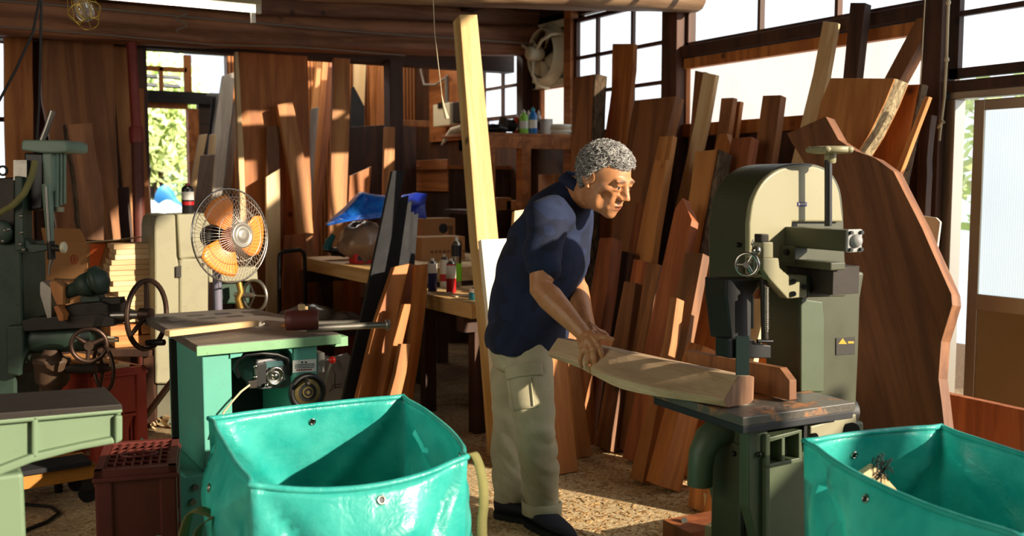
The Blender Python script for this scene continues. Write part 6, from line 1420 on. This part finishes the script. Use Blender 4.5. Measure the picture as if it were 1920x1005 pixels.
def head_sdf(p):
    d = ell(p, (0, -.012, .030), (.078, .098, .086))
    d = smin(d, ell(p, (0, .030, -.040), (.062, .060, .074)), .03)
    for s in (-1, 1):
        d = smin(d, ell(p, (s * .046, .012, -.058), (.020, .045, .034)), .03)      # jaw corner
        d = smin(d, ell(p, (s * .045, .060, -.010), (.021, .018, .017)), .018)      # cheekbone
        d = smin(d, ell(p, (s * .030, .082, .034), (.027, .011, .009)), .012)       # brow
    d = smin(d, ell(p, (0, .074, -.098), (.024, .020, .017)), .02)
    d = smin(d, ell(p, (0, .074, -.060), (.036, .020, .026)), .02)
    for s in (-1, 1):
        d = ssub(d, ell(p, (s * .032, .102, .011), (.019, .018, .012)), .012)
        d = ssub(d, cap(p, (s * .021, .106, -.030), (s * .038, .088, -.062), .004, .004), .008)
        d = ssub(d, ell(p, (s * .056, .066, -.048), (.012, .014, .026)), .02)       # hollow cheek
    d = smin(d, cap(p, (0, .088, .024), (0, .114, -.018), .0095, .0135), .012)
    for s in (-1, 1):
        d = smin(d, ell(p, (s * .0145, .102, -.023), (.0095, .012, .009)), .006)
        d = smin(d, ell(p, (s * .032, .0765, .012), (.0135, .0135, .0130)), .002)   # eyeball
        d = smin(d, ell(p, (s * .032, .0815, .0205), (.0185, .0105, .0055)), .004)  # upper lid
        d = smin(d, ell(p, (s * .032, .0815, .0015), (.0165, .0085, .0045)), .005)  # lower lid
    d = smin(d, ell(p, (0, .094, -.0545), (.023, .0095, .0065)), .006)
    d = smin(d, ell(p, (0, .091, -.0665), (.020, .0095, .0068)), .006)
    d = ssub(d, cap(p, (-.024, .098, -.0615), (.024, .098, -.0615), .0025, .0025), .004)
    return d
lo_, hi_ = np.full(len(D), .02), np.full(len(D), .18)
for _ in range(26):
    md = (lo_ + hi_) / 2; ins = head_sdf(D * md[:, None]) < 0; lo_ = np.where(ins, md, lo_); hi_ = np.where(ins, hi_, md)
RH = lo_; HV = D * RH[:, None]
# --- one continuous body
mb = MB(); mb.add([HL(*p) for p in HV], HF, True)
limb(mb, [(HL(0, -.035, -.02), (.058, .062)), (HL(0, -.040, -.075), (.058, .062)), (spine[-1][0] - Z * .01 - Fm * .01, (.066, .066)), (spine[-2][0] - Z * .02, (.10, .07))])
for s in (-1, 1):
    mb.ball(HL(s * .077, -.016, -.002), (.0075, .019, .031), 12, (hr, (hf * .95 - hr * s * .45).normalized(), hu))
    mb.torus(HL(s * .081, -.016, .002), hr + hf * .25 * s, .021, .0045, 24, 6)
    mb.ball(HL(s * .078, -.006, -.030), .008, 6)
limb(mb, [(c, (b_ - .035, a - .03)) for c, a, b_ in spine[:-1]], 24)
for h_, k_, a_ in ((hipR, kneeR, ankR), (hipL, kneeL, ankL)): limb(mb, [(h_ + Z * .06, .075), (h_ - Z * .05, .074), (h_.lerp(k_, .6), .062), (k_, .05), (k_.lerp(a_, .3), .05), (a_, .035)], 14)
def arm(mb, s, e, w, up=1.0):
    d = (w - e).normalized()
    limb(mb, [(s, .058), (s.lerp(e, .5), .050), (e.lerp(s, .12), .043), (e, .042), (e.lerp(w, .22), .0465), (e.lerp(w, .5), .040), (e.lerp(w, .8), .031), (w, (.030, .026))], 18)
arm(mb, shR, elR, wrR); arm(mb, shL, elL, wrL)
# sinews along the right forearm
for off in (-.014, .008): mb.tube([elR.lerp(wrR, t_) + (CAM - elR).normalized() * (.043 - .016 * t_) + Z * (off * (1 - t_ * .3)) for t_ in (.2, .4, .6, .8, 1.0)], [.004, .006, .005, .005, .003], 8)
def finger(mb, pts, r0, r1):
    pts = [V(p) for p in pts]; fine = []; k = len(pts)
    for i in range(k - 1):
        for j in range(4):
            t_ = j / 4; fine.append(pts[i].lerp(pts[i + 1], t_))
    fine.append(pts[-1]); n_ = len(fine)
    rr = [r0 + (r1 - r0) * i / (n_ - 1) + (.0011 if i in (4, 8) else 0) for i in range(n_)]
    mb.tube(fine, rr, 10); mb.ball(fine[-1], rr[-1] * 1.0, 6); mb.ball(fine[0], r0, 6)
# right hand: back of the hand to the camera, fingers down over the log
dh = 3.275
kn = [P(1122, 647, dh), P(1112, 654, dh - .004), P(1102, 658, dh), P(1093, 657, dh + .012)]
wr_a, wr_b = P(1106, 622, 3.31), P(1088, 635, 3.32)
for i, k_ in enumerate(kn):
    a = wr_a.lerp(wr_b, i / 3); mb.tube([a, a.lerp(k_, .5) - GF * .004, k_], [.0145, .0140, .0115], 10)
    mb.ball(k_ - GF * .002, .0118, 6)
mb.ball(P(1107, 643, dh + .012), (.026, .013, .026), 10, (RGT, GF, UPV))
finger(mb, [kn[0], P(1127, 662, dh - .004), P(1131, 674, dh + .006), P(1133, 683, dh + .018)], .0098, .0070)
finger(mb, [kn[1], P(1114, 673, dh - .006), P(1117, 687, dh + .004), P(1116, 697, dh + .016)], .0100, .0070)
finger(mb, [kn[2], P(1102, 676, dh - .002), P(1106, 689, dh + .008), P(1108, 697, dh + .018)], .0095, .0068)
finger(mb, [kn[3], P(1088, 672, dh + .010), P(1088, 682, dh + .016), P(1091, 689, dh + .024)], .0085, .0060)
finger(mb, [P(1104, 630, 3.30), P(1121, 631, 3.285), P(1136, 633, 3.275), P(1148, 636, 3.27)], .0130, .0078)
mb.tube([P(1100, 628, 3.31), P(1112, 632, 3.29), P(1120, 641, 3.28)], [.016, .015, .012], 10)
# left hand: beyond the log, fingers closing over its top
kl = [P(1121, 622, 3.48), P(1117, 618, 3.50), P(1112, 616, 3.52), P(1107, 616, 3.54)]
for i, k_ in enumerate(kl):
    a = wrL + (k_ - kl[0]) * .4; mb.tube([a, a.lerp(k_, .5), k_], [.0145, .014, .0115], 10)
    finger(mb, [k_, k_ + RGT * .030 + Z * -.012, k_ + RGT * .045 - Z * .035, k_ + RGT * .040 - Z * .060], .0095, .0068)
finger(mb, [wrL + RGT * .01, P(1112, 622, 3.47), P(1124, 630, 3.43), P(1132, 634, 3.40)], .012, .008)
bme = evalmesh(mb, .0033, 2, .45)
# skin colours that belong to the face: lips, brows, eyes, grey stubble
ca = bme.color_attributes.new('tone', 'FLOAT_COLOR', 'POINT')
co = np.empty(len(bme.vertices) * 3); bme.vertices.foreach_get('co', co); co = co.reshape(-1, 3) - np.array(hc)
bas = np.array([hr[:], hf[:], hu[:]]); q_ = co @ bas.T
base = np.array(lin('c68a5e')[:3]); colr = np.tile(base, (len(q_), 1))
def paint_to(mask, c):
    global colr
    mask = np.clip(mask, 0, 1)[:, None]; colr = colr * (1 - mask) + np.array(lin(c)[:3]) * mask
def blob(c, r, sh=3.0): return np.clip((1 - np.linalg.norm((q_ - np.array(c)) / np.array(r), axis=1)) * sh, 0, 1)
paint_to(blob((0, .10, -.0605), (.027, .02, .0135)) * .75, '8a4638')
paint_to(blob((0, .07, -.085), (.055, .05, .045), 1.5) * .25, '7a6458')
for s in (-1, 1):
    paint_to(blob((s * .032, .095, .037), (.026, .02, .0075), 2.5) * .8, '3a322c')
    paint_to(blob((s * .032, .093, .0105), (.0155, .012, .0055), 5), 'd8cfc4')
    paint_to(blob((s * .034, .093, .0105), (.0068, .012, .0060), 6), '140d0a')
    paint_to(blob((s * .032, .092, .0155), (.018, .012, .0025), 4) * .85, '1c120d')
    paint_to(blob((s * .05, .06, -.02), (.03, .03, .022), 1.2) * .25, 'b8583c')
paint_to(blob((0, .115, -.02), (.02, .02, .02), 1.2) * .3, 'b8583c')
paint_to(blob((0, .10, -.0612), (.024, .014, .0022), 4) * .8, '35160f')
ca.data.foreach_set('color', np.concatenate([colr, np.ones((len(colr), 1))], axis=1).ravel())
m, nt, b = mat_new('skin'); at = N(nt, 'ShaderNodeAttribute', attribute_name='tone'); v = coords(nt, rnd=False)
n1 = noise_n(nt, v, 60, 4, .65); n2 = noise_n(nt, v, 380, 2)
c = mixc(nt, ramp(nt, n1, [(.4, 0), (.8, .35)]), at.outputs['Color'], lin('7d4428')); nt.links.new(c, b.inputs['Base Color'])
b.inputs['Roughness'].default_value = .45; b.inputs['Subsurface Weight'].default_value = .12; b.inputs['Subsurface Radius'].default_value = (.012, .005, .003); b.inputs['Subsurface Scale'].default_value = .5
bump(nt, b, n2, .12, .002); M['skin'] = m
put('body', bme, M['skin'], man)
# --- hair: thick, short, curly, grey
sm = lambda x_, a, b_: np.clip((x_ - a) / (b_ - a), 0, 1)
hx, hy, hz2 = HV[:, 0], HV[:, 1], HV[:, 2]
line = np.where(hy > .03, .072 - 0 * hy, np.where(hy > -.01, .072 - (.03 - hy) / .04 * .055, np.where(hy > -.045, .017 - (-.01 - hy) / .035 * .075, -.062)))
msk = sm(hz2 - line, -.004, .020)
thick = msk * (.006 + .008 * sm(hz2, .0, .09))
rh = np.where(msk > .01, RH + thick, RH - .012)
HH = []
for i in range(len(D)):
    p = V(D[i])
    if msk[i] > .01:
        c = noise.noise(p * 6 + V((3, 1, 2))) * .010 + abs(noise.noise(p * 13)) * .018 + noise.noise(p * 34) * .003
        HH.append(p * (rh[i] + c * msk[i]))
    else: HH.append(p * rh[i])
mb = MB().add([HL(*p) for p in HH], HF, True); rr = random.Random(9)
cand = np.where(msk > .25)[0]
for k_ in range(2600):
    i = int(cand[rr.randrange(len(cand))]); n_ = V(D[i]); p = n_ * (rh[i] + .002)
    tg = n_.cross(V((rr.gauss(0, 1), rr.gauss(0, 1), rr.gauss(0, 1)))).normalized(); bt_ = n_.cross(tg); R0 = rr.uniform(.006, .014) * (.5 + msk[i] * .7); a0 = rr.uniform(0, 6.28); pts = []
    down = V((0, -.3, -1)) * .0
    for j in range(5): a = a0 + j * .75; pts.append(HL(*(p + tg * math.cos(a) * R0 + bt_ * math.sin(a) * R0 + n_ * (.002 + .009 * math.sin(j * .8) * rr.random()))))
    mb.tube(pts, [.0011, .0014, .0013, .0010, .0004], 4)
m, nt, b = mat_new('grey_hair'); v = coords(nt, rnd=False); n1 = noise_n(nt, v, 60, 3, .6); n2 = noise_n(nt, v, 420, 2)
ad = N(nt, 'ShaderNodeMath', operation='MULTIPLY_ADD', i_1=.6); nt.links.new(n2, ad.inputs[0]); nt.links.new(n1, ad.inputs[2])
nt.links.new(ramp(nt, ad.outputs[0], [(.55, lin('393634')), (1.0, lin('c8c5c1'))]), b.inputs['Base Color']); b.inputs['Roughness'].default_value = .42; bump(nt, b, n2, .5, .003)
mb.build('hair', m, man)['label'] = 'short curly grey hair'
# --- polo shirt
mb = MB()
limb(mb, [(spine[0][0] - Z * .012 + Fm * .014, (.212, .150)), (spine[1][0] + Fm * .006, (.206, .156))] + [(c, (b_, a)) for c, a, b_ in spine[2:]], 32, (.06, 1))
limb(mb, [(shR + (spine[5][0] - shR) * .35, .085), (shR, .082), (shR.lerp(elR, .35), .074), (shR.lerp(elR, .72), .066)], 22)
limb(mb, [(shL + (spine[5][0] - shL) * .35, .085), (shL, .080), (shL.lerp(elL, .35), .072), (shL.lerp(elL, .74), .064)], 22)
sme = evalmesh(mb, .009, 5, .5)
ups = (spine[5][0] - spine[1][0]).normalized()
def wsh(p):
    q = V((p.dot(Fm) * 5, p.dot(Rm) * 5, p.dot(ups) * 9 - p.dot(Fm) * 7)); return (abs(noise.noise(q)) - .25) * .030 + noise.noise(q * 2.3) * .006
wrinkle(sme, wsh)
m, nt, b = mat_new('navy_shirt'); v = coords(nt, rnd=False)
vr = N(nt, 'ShaderNodeTexVoronoi', i_Scale=16.0, distance='CHEBYCHEV'); nt.links.new(v, vr.inputs['Vector']); n1 = noise_n(nt, v, 700, 2)
nt.links.new(mixc(nt, ramp(nt, n1, [(.3, 0), (.9, .3)]), ramp(nt, vr.outputs['Color'], [(.2, lin('0c1429')), (.8, lin('172444'))]), lin('22325a')), b.inputs['Base Color']); b.inputs['Roughness'].default_value = .88; bump(nt, b, n1, .3, .002); M['shirt'] = m
shirt = put('polo_shirt', sme, M['shirt'], man)
cc = spine[-1][0] + Fm * .004 + Z * .008; ca_ = (spine[-1][0] - spine[-2][0]).normalized(); ca_ = (ca_ + Z * .4).normalized()
u = Rm; w = ca_.cross(u).normalized(); rs = []
for (s, h) in ((.074, -.016), (.070, .012), (.066, .026), (.072, .028), (.086, .004), (.090, -.014)): rs.append([cc + ca_ * (h - .018 * max(0, math.sin(2 * PI * j / 28 + 0) * (1 if w.dot(Fm) > 0 else -1)) ** 4) + u * math.cos(2 * PI * j / 28) * s + w * math.sin(2 * PI * j / 28) * s * 1.02 for j in range(28)])
MB().rings(rs, cap=False, closed=True).build('collar', M['shirt'], man)
# --- cargo trousers
mb = MB()
legR = [(hipR + Z * .06 - Fm * .01, (.06, .065)), (hipR - Z * .03 + Fm * .006, (.086, .088)), (hipR.lerp(kneeR, .35), (.086, .090)), (hipR.lerp(kneeR, .7), (.080, .082)), (kneeR, (.073, .074)), (kneeR.lerp(ankR, .3), (.074, .076)), (kneeR.lerp(ankR, .65), (.070, .072)), (ankR - Z * .005, (.064, .068)), (ankR - Z * .035, (.064, .070))]
legL = [(hipL + Z * .06 - Fm * .01, (.06, .065)), (hipL - Z * .03 + Fm * .006, (.084, .088)), (hipL.lerp(kneeL, .35), (.086, .090)), (hipL.lerp(kneeL, .7), (.078, .078)), (kneeL, (.070, .071)), (kneeL.lerp(ankL, .3), (.070, .072)), (kneeL.lerp(ankL, .65), (.068, .070)), (ankL - Z * .005, (.062, .066)), (ankL - Z * .03, (.062, .066))]
limb(mb, legR, 24, (.05, .1)); limb(mb, legL, 24, (.05, .1))
limb(mb, [((hipR + hipL) / 2 + Z * .10 - Fm * .01, (.155, .108)), ((hipR + hipL) / 2 + Z * .02 - Fm * .004, (.168, .112)), ((hipR + hipL) / 2 - Z * .05, (.155, .098))], 28, (.03, .4))
pme = evalmesh(mb, .008, 4, .5)
def wpt(p):
    k = 1 if p.z < .55 else .35
    q = V((p.dot(Fm) * 6, p.dot(Rm) * 6, p.z * 12 + p.dot(Fm) * 13)); return (abs(noise.noise(q)) - .25) * (.009 + .014 * (1 - sm(p.z, .35, .62))) + noise.noise(q * 2.3) * .004
wrinkle(pme, wpt)
M['khaki'] = fabric('khaki_cotton', 'a0967a', 'c9c0a2', 500, .9, 5.0, .3)
pants = put('cargo_trousers', pme, M['khaki'], man)
def legsurf(t_, ang, off):
    """a point on the right trouser leg"""
    a, b_ = hipR, kneeR; c = a.lerp(b_, t_); tt_ = (b_ - a).normalized(); u = (Rm - tt_ * Rm.dot(tt_)).normalized(); f = (Fm - tt_ * Fm.dot(tt_)).normalized()
    r = .094 - .020 * t_ + off; return c + u * math.cos(ang) * r + f * math.sin(ang) * r
def patch(t0, t1, a0, a1, off, name):
    vs = [legsurf(t0 + (t1 - t0) * i / 8, a0 + (a1 - a0) * j / 8, off) for i in range(9) for j in range(9)]
    return MB().add(vs, [(i * 9 + j, i * 9 + j + 1, i * 9 + j + 10, i * 9 + j + 9) for i in range(8) for j in range(8)], True).build(name, M['khaki'], pants, solid=.008)
patch(.32, .80, -.62, .85, .000, 'cargo_pocket'); patch(.24, .40, -.70, .92, .007, 'pocket_flap')
mb = MB().tube([legsurf(t_, .42, .008) for t_ in (.42, .55, .68, .78)], .003, 6); mb.build('pocket_seam', M['khaki'], pants)
# turned-up cuff of the right leg
rs = []
for (s, h) in ((.068, -.052), (.073, -.05), (.074, -.004), (.070, .0), (.066, -.004)): rs.append([ankR + Z * h + Rm * math.cos(2 * PI * j / 28) * s + Fm * math.sin(2 * PI * j / 28) * s * 1.06 for j in range(28)])
MB().rings(rs, cap=False, closed=True).build('cuff', M['khaki'], pants)
# --- shoes
M['shoe'] = fabric('dark_canvas', '14151f', '262838', 500, .8)
for hl, to in ((hlR, toR), (hlL, toL)):
    d = V((to.x - hl.x, to.y - hl.y, 0)); d.normalize(); s_ = d.cross(Z); ln = .275; o = V((hl.x, hl.y, 0)) - d * .03
    rs = []; so = []
    for i in range(15):
        t_ = i / 14; wd = .030 + .020 * math.sin(PI * min(1, t_ * 1.1 + .05)) ** .7 if 0 < i < 14 else .018; wd *= (1 if t_ < .85 else 1 - (t_ - .85) * 2.6); tp_ = .085 - .035 * sm(np.array([t_]), .25, .75)[0] - .018 * sm(np.array([t_]), .8, 1)[0]
        c = o + d * ln * t_; rs.append([c + s_ * math.cos(a) * wd + Z * (.012 + (tp_ - .012) * (.5 + .5 * math.sin(a)) ** .7) for a in [2 * PI * j / 16 for j in range(16)]])
        so.append([c + s_ * x_ * (wd + .004) + Z * z_ for x_, z_ in ((-1, .0), (1, .0), (1, .022), (-1, .022))])
    sh_ = MB().rings(rs).build('shoe', M['shoe'], man); MB().rings(so, smooth=False).build('sole', M['rubber'], sh_)
